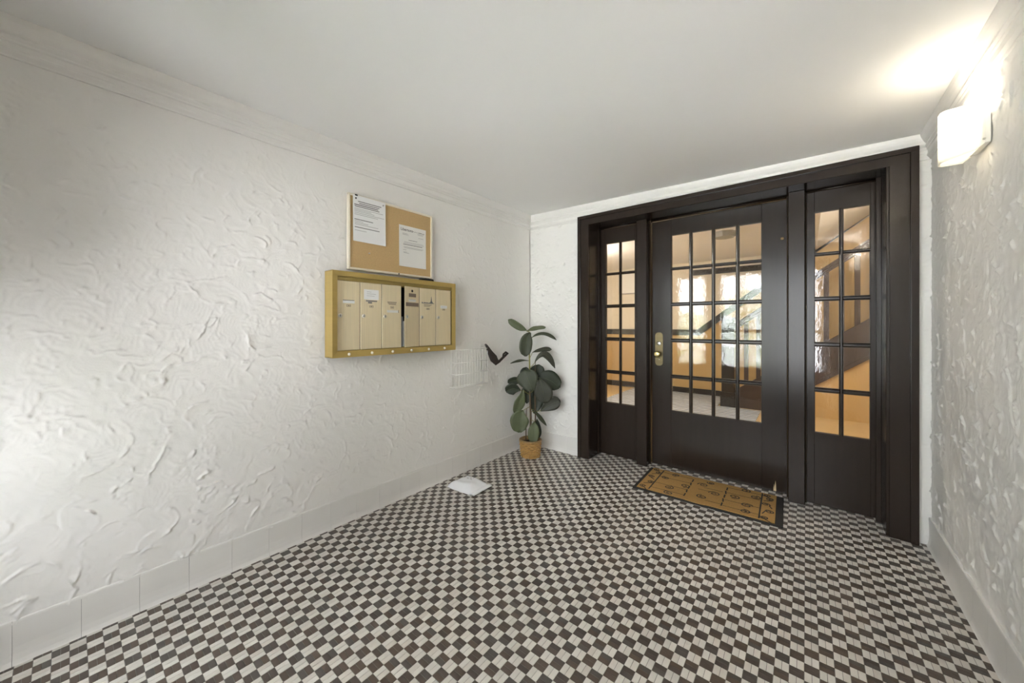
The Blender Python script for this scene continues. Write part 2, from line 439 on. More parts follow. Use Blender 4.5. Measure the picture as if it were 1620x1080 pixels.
for dk in (True, False):
    for vr in range(3):
        hx, hy = (S/2-G, S/4-G) if dk else (S/4-G, S/2-G)
        V, F = tile_verts(hx, hy)
        me = bpy.data.meshes.new('tile'); me.from_pydata(V.tolist(), [], F)
        me.materials.append((TILE_D if dk else TILE_W)[vr]); tmesh[(dk, vr)] = me
for i in sorted(single):
    a, dk, vr, _ = cells[i]
    o = bpy.data.objects.new('tile', tmesh[(dk, vr)]); C.objects.link(o); o.parent = floor
    o.location = ((a[0]+a[1])/2, (a[2]+a[3])/2, rng.uniform(-0.0002, 0.0002))
AV, AF, AM = [], [], []
for i, (a, dk, vr, _) in enumerate(cells):
    if i in single: continue
    V, F = tile_verts((a[1]-a[0])/2-G, (a[3]-a[2])/2-G)
    o = len(AV)
    AV += (V+np.array([(a[0]+a[1])/2, (a[2]+a[3])/2, rng.uniform(-0.0002, 0.0002)])).tolist()
    AF += [[o+q for q in f] for f in F]; AM += [vr+(0 if dk else 3)]*len(F)
me = bpy.data.meshes.new('mosaic_tiles'); me.from_pydata(AV, [], AF)
for m in TILE_D+TILE_W: me.materials.append(m)
me.polygons.foreach_set('material_index', AM)
o = bpy.data.objects.new('mosaic_tiles', me); C.objects.link(o); o.parent = floor; o['kind'] = 'stuff'

# ------------------------------------------------------------------ cove base tiles
BP = [(-0.02, 0.157), (-0.004, 0.157), (-0.001, 0.154), (0.0, 0.148), (-0.002, 0.060), (-0.001, 0.036), (0.002, 0.016), (0.006, 0.004), (0.0085, 0.0), (-0.02, 0.0)]
def base_run(name, length, to3, start, label, joint=0.1573, out=0.0):
    root = bmesh.new()
    prism(root, [(-0.02, 0.153), (-0.006, 0.153), (-0.006, 0.0), (-0.02, 0.0)], to3, 0, length)
    o = tag(obj(name, root, 'grout'), label, 'baseboard', kind='structure')
    t = -start
    while t < length:
        a, b = max(t, 0)+0.0005, min(t+joint, length)-0.0005
        if b-a > 0.01:
            bm = bmesh.new(); prism(bm, BP, to3, a, b); obj('cove_tile', bm, 'cove', o)
        t += joint
    return o
base_run('baseboard_left', -YF-0.005, lambda p, t: (p[0], YF+t, p[1]), (-3.083-YF) % 0.1573 and 0.1573-((-3.083-YF) % 0.1573), 'white cove base tiles below the mailbox wall')
base_run('baseboard_right', -YF-0.005, lambda p, t: (W-0.008-p[0], YF+t, p[1]), 0.05, 'white cove base tiles below the sconce wall')
base_run('baseboard_back', 0.545, lambda p, t: (0.010+t, -0.006-p[0], p[1]), 0.06, 'short run of white cove base behind the plant')

# ------------------------------------------------------------------ dark joinery
YC = -0.035; ZH = 2.10
tr = tag(empty('trim_4', (1.6, 0, 0)), 'dark brown painted wooden casing around inner doors', 'door frame', kind='structure')
def W_(o):   # parts are modelled in world space; shift under the parent
    o.location = (o.location.x-o.parent.location.x, o.location.y-o.parent.location.y, o.location.z-o.parent.location.z); return o
def part(name, x0, x1, y0, y1, z0, z1, m, parent, bev=0.0, seg=1):
    return W_(bobj(name, x0, x1, y0, y1, z0, z1, m, parent, bev, seg))
part('casing_board', 0.585, 0.664, YC+0.008, 0.015, 0, ZH, 'darkwood', tr, 0.002)
part('back_band', 0.557, 0.587, YC-0.004, 0.015, 0, 2.176, 'darkwood', tr, 0.004, 2)
part('casing_board', 2.534, 2.616, YC+0.008, 0.015, 0, ZH, 'darkwood', tr, 0.002)
part('back_band', 2.614, 2.648, YC-0.004, 0.015, 0, 2.176, 'darkwood', tr, 0.004, 2)
part('head_casing', 0.585, 2.616, YC+0.008, 0.015, ZH-0.004, 2.150, 'darkwood', tr, 0.002)
part('head_back_band', 0.557, 2.648, YC-0.005, 0.015, 2.148, 2.178, 'darkwood', tr, 0.004, 2)
part('jamb', 0.653, 0.666, -0.012, 0.29, 0, ZH+0.004, 'darkwood', tr, 0.002)
part('jamb', 2.523, 2.536, -0.012, 0.29, 0, ZH+0.004, 'darkwood', tr, 0.002)
part('head_jamb', 0.653, 2.536, -0.012, 0.29, ZH, ZH+0.014, 'darkwood', tr, 0.002)
part('mullion_post', 1.033, 1.121, 0.135, 0.29, 0, ZH, 'darkwood', tr, 0.003)
part('mullion_post', 2.074, 2.163, 0.135, 0.29, 0, ZH, 'darkwood', tr, 0.003)
def bead(pts, m='bead', r=0.005):
    bm = bmesh.new(); tube(bm, pts, r, 8); W_(obj('stop_bead', bm, m, tr, True))
for x in (0.670, 1.029):
    bead([(x, 0.192, 0.001), (x, 0.192, ZH-0.002)], 'darkwood', 0.006)
for x in (1.126, 2.069):
    bead([(x, 0.215, 0.001), (x, 0.215, ZH-0.002)], r=0.0055)
for x in (2.168, 2.518):
    bead([(x, 0.192, 0.001), (x, 0.192, ZH-0.002)], r=0.005)
bead([(0.668, 0.192, ZH-0.006), (1.031, 0.192, ZH-0.006)], 'darkwood', 0.006)
bead([(1.124, 0.220, ZH-0.006), (2.071, 0.220, ZH-0.006)], 'darkwood', 0.007)
bead([(2.166, 0.192, ZH-0.006), (2.520, 0.192, ZH-0.006)], 'darkwood', 0.006)
part('door_stop', 2.500, 2.524, 0.155, 0.185, 0, ZH, 'darkwood', tr, 0.002)
part('door_stop', 0.665, 0.672, 0.155, 0.185, 0, ZH, 'darkwood', tr, 0.002)

ROWS = [(1.681, 1.956), (1.386, 1.662), (1.084, 1.361), (0.781, 1.057), (0.480, 0.754)]
def glazed_leaf(name, kind_label, cat, x0, x1, ztop, yf, cols, thick=0.042, rows=ROWS, zbot=0.004, wood='darkwood'):
    """stiles, rails, muntins and panes, one mesh each"""
    root = tag(empty(name, ((x0+x1)/2, yf+thick/2, 0)), kind_label, cat, kind='structure')
    yb = yf+thick
    gx0, gx1 = cols[0][0], cols[-1][1]; gz0, gz1 = rows[-1][0], rows[0][1]
    part('stile', x0, gx0, yf, yb, zbot, ztop, wood, root, 0.0015)
    part('stile', gx1, x1, yf, yb, zbot, ztop, wood, root, 0.0015)
    part('top_rail', gx0, gx1, yf, yb, gz1, ztop, wood, root)
    part('bottom_rail', gx0, gx1, yf, yb, zbot, gz0, wood, root)
    def muntin(v, a, b, lo, hi):
        # moulded bar: narrow face, wider at the glass
        c = (a+b)/2; w = (b-a)/2; y = yf+0.004; g = yf+0.018
        pr = [(-w, g), (-w, g-0.004), (-w*0.45, y), (w*0.45, y), (w, g-0.004), (w, g), (w*0.6, yb-0.004), (-w*0.6, yb-0.004)]
        bm = bmesh.new()
        if v: prism(bm, pr, lambda p, t: (c+p[0], p[1], t), lo, hi)
        else: prism(bm, pr, lambda p, t: (t, p[1], c+p[0]), lo, hi)
        W_(obj('muntin', bm, wood, root))
    for i in range(len(cols)-1):
        muntin(True, cols[i][1], cols[i+1][0], gz0, gz1)
    for i in range(len(rows)-1):
        for c in cols:
            muntin(False, rows[i+1][1], rows[i][0], c[0], c[1])
    # bead around the glazed field, in the lighter highlight brown
    bm = bmesh.new()
    for c in cols:
        for rz in rows:
            for (a, b, d, e) in ((c[0], c[1], rz[0], rz[0]+0.003), (c[0], c[1], rz[1]-0.003, rz[1])):
                box(bm, a, b, yf+0.012, yf+0.018, d, e)
            for (a, b) in ((c[0], c[0]+0.003), (c[1]-0.003, c[1])):
                box(bm, a, b, yf+0.012, yf+0.018, rz[0]+0.003, rz[1]-0.003)
    W_(obj('glazing_bead', bm, 'bead', root))
    for c in cols:
        for rz in rows:
            bm = bmesh.new()
            vs = [bm.verts.new((x, yf+0.020, z)) for x, z in ((c[0], rz[0]), (c[1], rz[0]), (c[1], rz[1]), (c[0], rz[1]))]
            bm.faces.new(vs)
            W_(obj('pane', bm, 'glass', root))
    return root
door = glazed_leaf('door_1', 'dark brown inner door with twenty small glass panes and brass lock', 'door', 1.131, 2.064, ZH-0.012, 0.245,
                   [(1.288, 1.427), (1.449, 1.591), (1.612, 1.755), (1.775, 1.916)])
glazed_leaf('window_1', 'dark narrow sidelight on the knob side of the inner door, near the plant', 'sidelight', 0.667, 1.032, ZH-0.010, 0.205,
            [(0.717, 0.848), (0.866, 0.992)])
glazed_leaf('window_2', 'dark narrow sidelight beside the stucco wall with the sconce', 'sidelight', 2.164, 2.522, ZH-0.010, 0.200,
            [(2.213, 2.337), (2.355, 2.480)])

# door furniture
bm = bmesh.new()
px = 1.190
out = []
for (w, z) in ((0.012, 0.852), (0.026, 0.862), (0.0315, 0.876), (0.0315, 1.112), (0.026, 1.126), (0.012, 1.136)):
    out.append((w, z))
poly = [(px+w, z) for w, z in out]+[(px-w, z) for w, z in reversed(out)]
prism(bm, poly, lambda p, t: (p[0], t, p[1]), 0.2415, 0.246)
pl = W_(obj('lock_plate', bm, 'brass', door)); pl['label'] = 'aged brass lock plate with shaped ends'
bm = bmesh.new(); prism(bm, [((p[0]-px)*0.84+px, (p[1]-0.994)*0.965+0.994) for p in poly], lambda p, t: (p[0], t, p[1]), 0.2395, 0.2425)
o = obj('raised_panel', bm, 'brass', pl); o.location = (-door.location.x, -door.location.y, 0)
def knob(name, prof, x, z, m, parent):
    bm = bmesh.new(); lathe(bm, prof, T(x, 0.2395, z) @ RX(math.pi/2), 24)
    o = obj(name, bm, m, parent, True); o.location = (-door.location.x, -door.location.y, 0); return o
knob('door_knob', [(0.012, 0), (0.010, 0.02), (0.012, 0.030), (0.024, 0.036), (0.028, 0.046), (0.027, 0.056), (0.020, 0.062), (0.008, 0.063)], px-0.002, 0.953, 'brasslight', door)
kc = knob('lock_cylinder', [(0.018, 0), (0.018, 0.006), (0.014, 0.009), (0.004, 0.009)], px+0.002, 1.042, 'nickel', door)
bm = bmesh.new(); box(bm, px+0.0005, px+0.0035, 0.2293, 0.2306, 1.034, 1.050); obj('keyhole', bm, 'black', kc)
knob('cover_screw', [(0.005, 0), (0.004, 0.003), (0.001, 0.0035)], px+0.003, 0.905, 'nickel', door)
bm = bmesh.new()
for (x, z, a, b) in ((1.998, 0.0, 0.0045, 0.085), (1.990, 0.0, 0.003, 0.06)):
    prism(bm, [(x-a, 0.010), (x+a, 0.010), (x+a*0.8, b*0.6), (x+a*0.1, b), (x-a*0.9, b*0.5)], lambda p, t: (p[0], t, p[1]), 0.2435, 0.246)
W_(obj('splintered_patch', bm, 'rawwood', door))
bm = bmesh.new(); box(bm, 2.028, 2.046, 0.2435, 0.246, 1.805, 1.822, 0.003)
o = W_(obj('patched_hole', bm, 'wickerrim', door))

# ------------------------------------------------------------------ hall behind the doors
HX0, HX1, HY1 = -1.15, 3.75, 3.94
HZ = 2.29
tag(bobj('floor_hall', HX0, HX1, 0.28, HY1+0.1, -0.08, 0.0, 'hallfloor'), 'tan floor of the hall seen through the door panes', 'floor', kind='structure')
fw = tag(empty('wall_hall_far', (1.3, HY1, 0)), 'two tone cream and tan hall wall behind the door glass', 'wall', kind='structure')
part('upper_wall', HX0, HX1, HY1, HY1+0.1, 0, 3.5, 'hallcream', fw)
def sloped(name, pts, y0, y1, m, parent):
    bm = bmesh.new(); prism(bm, pts, lambda p, t: (p[0], t, p[1]), y0, y1); return W_(obj(name, bm, m, parent))
sl = 0.80; xs = 0.74
sloped('tan_dado', [(HX0, 0.0), (HX1, 0.0), (HX1, 1.02+(HX1-xs)*sl), (xs, 1.02), (HX0, 1.02)], HY1-0.006, HY1+0.02, 'halltan', fw)
sloped('chair_rail', [(HX0, 1.02), (xs, 1.02), (HX1, 1.02+(HX1-xs)*sl), (HX1, 1.16+(HX1-xs)*sl), (xs-0.03, 1.12), (HX0, 1.12)], HY1-0.03, HY1, 'halldark', fw)
part('skirting', HX0, HX1, HY1-0.025, HY1, 0, 0.10, 'halldark', fw)
part('picture_rail', 0.62, 2.2, HY1-0.04, HY1, 2.06, 2.15, 'halldark', fw)
sloped('soffit_trim', [(2.28, 2.27), (3.75, 2.27+1.47*0.74), (3.75, 2.40+1.47*0.74), (2.28, 2.40)], HY1-0.03, HY1, 'soffit', fw)
def flat(name, x0, x1, y0, y1, z0, z1, m, label, cat='wall'):
    return tag(bobj(name, x0, x1, y0, y1, z0, z1, m), label, cat, kind='structure')
wl = flat('wall_hall_left', HX0-0.1, HX0, 0.28, HY1+0.1, 0, 3.5, 'hallcream', 'cream end wall of the hall')
flat('wall_hall_right', HX1, HX1+0.1, 0.28, HY1+0.1, 0, 3.5, 'hallcream', 'cream hall wall at the top of the stair')
flat('wall_hall_near_left', HX0-0.1, -0.1, 0.16, 0.30, 0, 3.5, 'hallcream', 'hall side of the wall next to the plant')
flat('wall_hall_near_right', W+0.1, HX1+0.1, 0.16, 0.30, 0, 3.5, 'hallcream', 'hall side of the wall next to the sconce')
flat('wall_hall_above', -0.2, W+0.2, 0.16, 0.30, 2.32, 3.5, 'hallcream', 'hall side of the wall above the doors')
bm = bmesh.new()
prism(bm, [(HX0-0.1, HZ), (2.28, HZ), (HX1+0.1, HZ+(HX1+0.1-2.28)*0.74), (HX1+0.1, 3.6), (HX0-0.1, 3.6)], lambda p, t: (p[0], t, p[1]), 0.24, HY1+0.1)
tag(obj('ceiling_hall', bm, 'hallceil'), 'white hall ceiling rising over the stair', 'ceiling', kind='structure')

# carpet runner
tag(bobj('carpet_runner', -0.36, 1.68, 2.34, 3.09, 0.0005, 0.012, 'runner'), 'ribbed carpet coloured blue as if daylit, on the hall floor before the stair', 'carpet')
tag(bobj('carpet_mat', -0.36, 1.15, 3.10, 3.89, 0.0005, 0.012, 'runner'), 'ribbed mat coloured blue as if daylit, against the hall skirting', 'carpet')

# staircase
st = tag(empty('staircase', (1.3, 3.2, 0)), 'dark brown wooden staircase rising behind the door glass', 'staircase')
P = 0.73; LX = 1.68; YS = 3.20
low = lambda x: (x-LX)*P
top = lambda x: low(x)+0.45
XE = 3.70
sloped('stringer', [(LX, 0.0), (XE, low(XE)), (XE, top(XE)), (1.36, top(1.36)), (1.36, 0.0)], YS-0.02, YS+0.03, 'hallstair', st)
sloped('stringer_cap', [(1.34, top(1.34)), (XE, top(XE)), (XE, top(XE)+0.035), (1.34, top(1.34)+0.035)], YS-0.035, YS+0.045, 'hallstair', st)
sloped('stringer_moulding', [(LX+0.06, 0.03), (XE, low(XE)), (XE, low(XE)+0.05), (LX, 0.05)], YS-0.032, YS-0.018, 'hallstair', st)
sloped('spandrel_wall', [(LX, 0.0), (XE, 0.0), (XE, low(XE)+0.02), (LX, 0.02)], YS+0.0, YS+0.028, 'halltan', st)
for i in range(10):
    x = 1.36+i*0.246
    if x > XE-0.1: break
    z = 0.18*(i+1)
    part('riser', x, x+0.02, YS+0.03, HY1-0.03, z-0.18, z-0.03, 'halldark', st)
    part('tread', x-0.025, x+0.266, YS+0.03, HY1-0.03, z-0.03, z, 'halltread', st, 0.004)
bm = bmesh.new(); box(bm, 1.20, 1.36, YS-0.08, YS+0.08, 0, 1.30, 0.004); box(bm, 1.185, 1.375, YS-0.095, YS+0.095, 1.27, 1.31, 0.006)
box(bm, 1.185, 1.375, YS-0.095, YS+0.095, 0, 0.22, 0.006)
W_(obj('newel_post', bm, 'halldark', st))
hr = lambda x: low(x)+1.36
for dz, hh, yy in ((0.0, 0.035, 0.035), (0.04, 0.022, 0.045), (0.066, 0.03, 0.03)):
    sloped('handrail', [(1.36, hr(1.36)+dz), (XE, hr(XE)+dz), (XE, hr(XE)+dz+hh), (1.36, hr(1.36)+dz+hh)], YS-yy+0.005, YS+yy+0.005, 'hallstair', st)
x = 1.50
while x < XE-0.05:
    sloped('baluster', [(x-0.026, top(x-0.026)+0.03), (x+0.026, top(x+0.026)+0.03), (x+0.026, hr(x+0.026)+0.01), (x-0.026, hr(x-0.026)+0.01)], YS-0.012, YS+0.022, 'hallstair', st)
    x += 0.145
# hall ceiling fixture and added lamps
bm = bmesh.new(); lathe(bm, [(0.13, 0), (0.13, -0.02), (0.11, -0.06), (0.03, -0.065)], T(1.42, 1.93, HZ), 8)
tag(obj('ceiling_fixture', bm, 'detector'), 'grey eight sided fixture on the hall ceiling', 'ceiling light')
def added_hall_lamp(loc, power, label, col=(1.0, 0.90, 0.76)):  # lamp out of view, added to light the hall
    r = tag(empty('added_hall_lamp', loc), label, 'ceiling light')
    bm = bmesh.new(); lathe(bm, [(0.12, 0), (0.12, -0.025), (0.11, -0.03)], Matrix(), 24); obj('base', bm, 'brasslight', r, True)
    bm = bmesh.new(); lathe(bm, [(0.11, -0.026), (0.125, -0.05), (0.10, -0.10), (0.05, -0.125), (0.005, -0.13)], Matrix(), 24, False); obj('shade', bm, 'acrylic', r, True)
    l = bpy.data.lights.new('added_hall_light', 'POINT'); l.energy = power; l.color = col; l.shadow_soft_size = 0.10
    lo = bpy.data.objects.new('added_hall_light', l); C.objects.link(lo); lo.parent = r; lo.location = (0, 0, -0.22)
added_hall_lamp((-0.45, 1.7, HZ), 30, 'unseen round frosted lamp added to light the hall beside the plant wall')
added_hall_lamp((3.2, 1.5, HZ+0.92*0.74), 28, 'unseen round frosted lamp added on the sloping hall ceiling to light the stair')
# framed notice on far hall wall
x0, z0 = -0.70, 1.80
fr = tag(empty('framed_notice', (x0, HY1-0.012, z0)), 'framed notice with red mark on the cream hall wall', 'picture')
bm = bmesh.new()
for a in ((0, 0.50, 0, 0.02), (0, 0.50, 0.40, 0.42), (0, 0.02, 0.02, 0.40), (0.48, 0.50, 0.02, 0.40)): box(bm, a[0], a[1], -0.02, 0.008, a[2], a[3])
obj('frame', bm, 'soffit', fr); bobj('sheet', 0.02, 0.48, -0.004, 0.006, 0.02, 0.40, 'paper2', fr)
bm = bmesh.new(); tube(bm, [(0.36+0.04*math.cos(a), -0.007, 0.22+0.05*math.sin(a)) for a in np.linspace(0.3, 5.2, 14)], 0.008, 6); obj('red_mark', bm, 'red', fr)

# ------------------------------------------------------------------ entrance behind the camera
flat('wall_front_left', -0.16, 0.28, YF-0.18, YF, 0, 2.4, 'plaster', 'white wall at the hinge side of the street entrance')
flat('wall_front_right', 2.42, W+0.16, YF-0.18, YF, 0, 2.4, 'plaster', 'white wall at the latch side of the street entrance')
flat('wall_front_top', 0.28, 2.42, YF-0.18, YF, 2.14, 2.4, 'plaster', 'white wall above the street entrance')
er = tag(empty('trim_5', (1.35, YF-0.09, 0)), 'dark brown frame of the street entrance', 'door frame', kind='structure')
for a, b in ((0.26, 0.31), (0.86, 0.95), (1.76, 1.85), (2.38, 2.44)): part('post', a, b, YF-0.14, YF-0.02, 0, 2.10, 'darkwood', er, 0.003)
part('head', 0.26, 2.44, YF-0.14, YF-0.02, 2.09, 2.15, 'darkwood', er, 0.003)
ER = [(1.12, 2.02), (0.52, 1.08)]
glazed_leaf('door_2', 'dark brown glazed street door behind the camera', 'door', 0.955, 1.755, 2.085, YF-0.10, [(1.06, 1.34), (1.37, 1.65)], rows=ER)
glazed_leaf('window_3', 'dark glazed sidelight of the street entrance on the mailbox side', 'sidelight', 0.315, 0.855, 2.085, YF-0.10, [(0.38, 0.79)], rows=ER)
glazed_leaf('window_4', 'dark glazed sidelight of the street entrance on the sconce side', 'sidelight', 1.855, 2.375, 2.085, YF-0.10, [(1.92, 2.31)], rows=ER)
tag(bobj('ground', -14, 16, -22, YF-0.18, -0.16, -0.03, 'concrete'), 'grey pavement outside the street entrance', 'pavement', kind='structure')
def shrub(loc, h, rad, n, label, seed):
    r = random.Random(seed)
    root = tag(empty('shrub', loc), label, 'shrub', 'shrubs outside the entrance')
    bm = bmesh.new()
    for i in range(n):
        a = r.uniform(0, 6.283); t = r.random(); rr = rad*math.sqrt(r.random())*(0.45+0.8*math.sin(math.pi*min(1, t*0.9+0.1)))
        c = Vector((rr*math.cos(a), rr*math.sin(a), 0.15+t*(h-0.15))); s = r.uniform(0.05, 0.10)
        m = T(*c) @ Matrix.Rotation(r.uniform(0, 6.28), 4, Vector((r.gauss(0, 1), r.gauss(0, 1), r.gauss(0, 1))).normalized())
        vs = [bm.verts.new(m @ Vector(p)) for p in ((0, 0, 0), (s*0.35, s*0.6, 0), (0, s*1.3, s*0.1), (-s*0.35, s*0.6, 0))]
        bm.faces.new(vs)
    obj('foliage', bm, 'shrubleaf', root)
    bm = bmesh.new(); tube(bm, [(0, 0, -0.03), (0.02, 0, h*0.5), (0, 0.02, h*0.85)], [0.04, 0.03, 0.01], 8); obj('trunk', bm, 'bark', root)
shrub((-0.2, -6.4, -0.03), 1.5, 0.7, 1500, 'loose green shrub outside facing the mailbox side sidelight', 1)
shrub((1.0, -7.6, -0.03), 2.1, 0.8, 1700, 'tall green shrub outside facing the street door', 2)
shrub((3.6, -7.0, -0.03), 1.3, 0.8, 1300, 'low green shrub outside facing the sconce side', 3)

# ------------------------------------------------------------------ mailboxes
mb = tag(empty('mailbox_unit', (0.0, -1.557, 1.262)), 'gold metal wall mailbox with six tall champagne doors', 'mailbox')
my0, my1, mz0, mz1, mx = -2.018, -1.096, 1.012, 1.512, 0.100
fw_ = 0.030
def bevframe():
    bm = bmesh.new()
    # side shells
    box(bm, 0.008, mx-0.012, my0, my0+0.004, mz0, mz1); box(bm, 0.008, mx-0.012, my1-0.004, my1, mz0, mz1)
    box(bm, 0.008, mx-0.012, my0, my1, mz1-0.004, mz1); box(bm, 0.008, mx-0.012, my0, my1, mz0, mz0+0.004)
    box(bm, 0.006, 0.010, my0, my1, mz0, mz1)
    return bm
W_(obj('case', bevframe(), 'gold', mb))
o0 = [(my0, mz0), (my1, mz0), (my1, mz1), (my0, mz1)]
i0 = [(my0+fw_, mz0+fw_+0.008), (my1-fw_, mz0+fw_+0.008), (my1-fw_, mz1-fw_), (my0+fw_, mz1-fw_)]
for k in range(4):
    a, b, c, d = o0[k], o0[(k+1) % 4], i0[(k+1) % 4], i0[k]
    bm = bmesh.new()
    pts = [(a, mx-0.012), (b, mx-0.012), (b, mx), (a, mx), (d, mx-0.010), (c, mx-0.010), (c, mx-0.004), (d, mx-0.004)]
    v = [bm.verts.new((x, p[0], p[1])) for p, x in pts]
    for q in ((0, 1, 2, 3), (3, 2, 6, 7), (7, 6, 5, 4), (0, 4, 5, 1), (0, 3, 7, 4), (1, 5, 6, 2)): bm.faces.new([v[i] for i in q])
    W_(obj('frame_rail', bm, 'gold', mb))
DW = 0.1437; dy0 = -1.988; dz0, dz1 = 1.052, 1.458
part('inner_strip', mx-0.030, mx-0.016, my0+0.02, my1-0.02, dz1+0.001, mz1-fw_+0.004, 'golddark', mb)
for i in range(5):
    if i == 2: continue
    part('divider', 0.012, mx-0.022, dy0+DW*(i+1)-0.002, dy0+DW*(i+1)+0.002, dz0, dz1, 'black', mb)
part('back_liner', 0.011, 0.014, my0+0.01, my1-0.01, dz0, dz1, 'black', mb)
def text_mesh(s, size, m, parent, mtx, bold=False, name='lettering'):
    cu = bpy.data.curves.new('t', 'FONT'); cu.body = s; cu.size = size; cu.align_x = 'LEFT'
    if bold: cu.offset = size*0.02
    t = bpy.data.objects.new('t', cu); C.objects.link(t)
    dg = bpy.context.evaluated_depsgraph_get(); me = bpy.data.meshes.new_from_object(t.evaluated_get(dg))
    bpy.data.objects.remove(t); me.materials.append(M[m]); me.transform(mtx); me.name = name
    o = bpy.data.objects.new(name, me); C.objects.link(o); o.parent = parent
    return o
for i in range(6):
    ya, yb_ = dy0+DW*i+0.0022, dy0+DW*(i+1)-0.0022
    d = empty('door', (mx-0.018, yb_, (dz0+dz1)/2)); d.parent = mb; d.location -= mb.location
    bm = bmesh.new(); box(bm, -0.004, 0.0, ya-yb_, 0, -(dz1-dz0)/2, (dz1-dz0)/2, 0.0012)
    me_parent = obj('door', bm, 'champagne', mb, False)
    me_parent.location = d.location; bpy.data.objects.remove(d); d = me_parent
    d.name = 'door'
    w = yb_-ya
    if i == 3:
        d.rotation_euler = (0, 0, math.radians(12))
    zc = 1.255-(dz0+dz1)/2
    bm = bmesh.new(); lathe(bm, [(0.0115, 0), (0.0115, 0.003), (0.009, 0.005), (0.003, 0.005)], T(0, -w+0.019, zc) @ RY(math.pi/2), 20)
    lk = obj('lock', bm, 'nickel', d, True)
    bm = bmesh.new(); box(bm, 0.0045, 0.0056, -w+0.0178, -w+0.0202, zc-0.006, zc+0.006); obj('key_slot', bm, 'black', lk)
    # name slot and number plate
    yc = -w/2
    def plate(name, y0, y1, z0, z1, m, th=0.0012):
        return bobj(name, 0.0, th, yc+y0, yc+y1, z0-(dz0+dz1)/2, z1-(dz0+dz1)/2, m, d)
    if i != 3:
        bm = bmesh.new()
        for (a, b, c, e) in ((-0.013, 0.013, 0.0, 0.002), (-0.013, 0.013, 0.010, 0.012), (-0.013, -0.011, 0.002, 0.010), (0.011, 0.013, 0.002, 0.010), (-0.006, 0.006, 0.004, 0.008)):
            box(bm, 0, 0.0012, yc+a, yc+b, 1.308+c-(dz0+dz1)/2, 1.308+e-(dz0+dz1)/2)
        obj('number_plate', bm, 'tape', d)
    if i == 0:
        plate('name_slip', -0.034, 0.036, 1.328, 1.343, 'paper'); plate('name_print', -0.034, 0.034, 1.343, 1.347, 'ink')
    if i == 1:
        plate('name_card', -0.048, 0.050, 1.356, 1.418, 'paper')
        for q, (a, b) in enumerate(((-0.03, 0.0), (-0.03, 0.03), (-0.03, 0.02))): plate('card_line', a, b, 1.402-q*0.012, 1.404-q*0.012, 'inkfaint', 0.0016)
        plate('embossed_text', -0.036, 0.038, 1.344, 1.352, 'ink'); plate('embossed_text', -0.022, 0.004, 1.333, 1.342, 'ink')
    if i == 2:
        for q, (a, b) in enumerate(((-0.034, 0.034), (-0.03, 0.03), (-0.024, 0.028))): plate('embossed_text', a, b, 1.346-q*0.007, 1.3495-q*0.007, 'tape')
        plate('worn_label', -0.036, 0.050, 1.280, 1.296, 'paper2', 0.0006)
        plate('worn_label_edge', 0.046, 0.050, 1.280, 1.297, 'tape', 0.0009)
    if i == 3:
        bm = bmesh.new(); lathe(bm, [(0.009, 0), (0.009, 0.001)], T(0, yc, 1.430-(dz0+dz1)/2) @ RY(math.pi/2), 16); obj('hole', bm, 'black', d)
        plate('brown_tape', -0.032, 0.036, 1.389, 1.413, 'tape'); plate('brown_tape', -0.060, 0.062, 1.326, 1.351, 'tape')
        plate('paper_strip', -0.034, 0.034, 1.358, 1.374, 'paper2'); plate('strip_line', -0.03, 0.03, 1.369, 1.3715, 'inkfaint', 0.0016)
    if i == 4:
        bm = bmesh.new(); zz = 1.352-(dz0+dz1)/2
        r4 = random.Random(2); yy = yc-0.052; pts = []
        while yy < yc+0.055:
            pts.append((yy, zz+r4.uniform(0.004, 0.010))); yy += 0.005
        tow = [(yc+0.020, zz+0.010), (yc+0.026, zz+0.022), (yc+0.028, zz+0.036), (yc+0.030, zz+0.052), (yc+0.033, zz+0.036), (yc+0.034, zz+0.020), (yc+0.042, zz+0.010)]
        pp = [(a, b) for a, b in pts if a < yc+0.020]+tow+[(a, b) for a, b in pts if a > yc+0.042]
        prism(bm, [(yc-0.055, zz)]+pp+[(yc+0.056, zz)], lambda p, t: (t, p[0], p[1]), 0.0, 0.0010)
        o = obj('skyline_sticker', bm, 'ink', d); o['label'] = 'black skyline sticker with a tower'
        for q in range(3): plate('embossed_text', -0.034, 0.036-q*0.01, 1.343-q*0.006, 1.3455-q*0.006, 'tape')
    if i == 5:
        plate('name_slip', -0.030, 0.032, 1.322, 1.343, 'paper'); plate('slip_line', -0.02, 0.02, 1.331, 1.333, 'inkfaint', 0.0016)
for i in range(6):
    bm = bmesh.new(); yy = dy0+DW*(i+0.47)
    lathe(bm, [(0.009, 0), (0.009, 0.004), (0.006, 0.009), (0.001, 0.010)], T(mx-0.004, yy, 1.029) @ RY(math.pi/2), 16)
    W_(obj('bell_button', bm, 'boardframe', mb, True))
# letters inside the open box
le = tag(empty('letter', (0.05, -1.49, 1.056)), 'grey white envelopes standing in the open mailbox', 'mail')
bobj('envelope', -0.030, 0.024, -0.060, -0.052, 0.0, 0.20, 'mailgrey', le); bobj('envelope', -0.028, 0.022, -0.050, -0.040, 0.0, 0.17, 'paper', le)

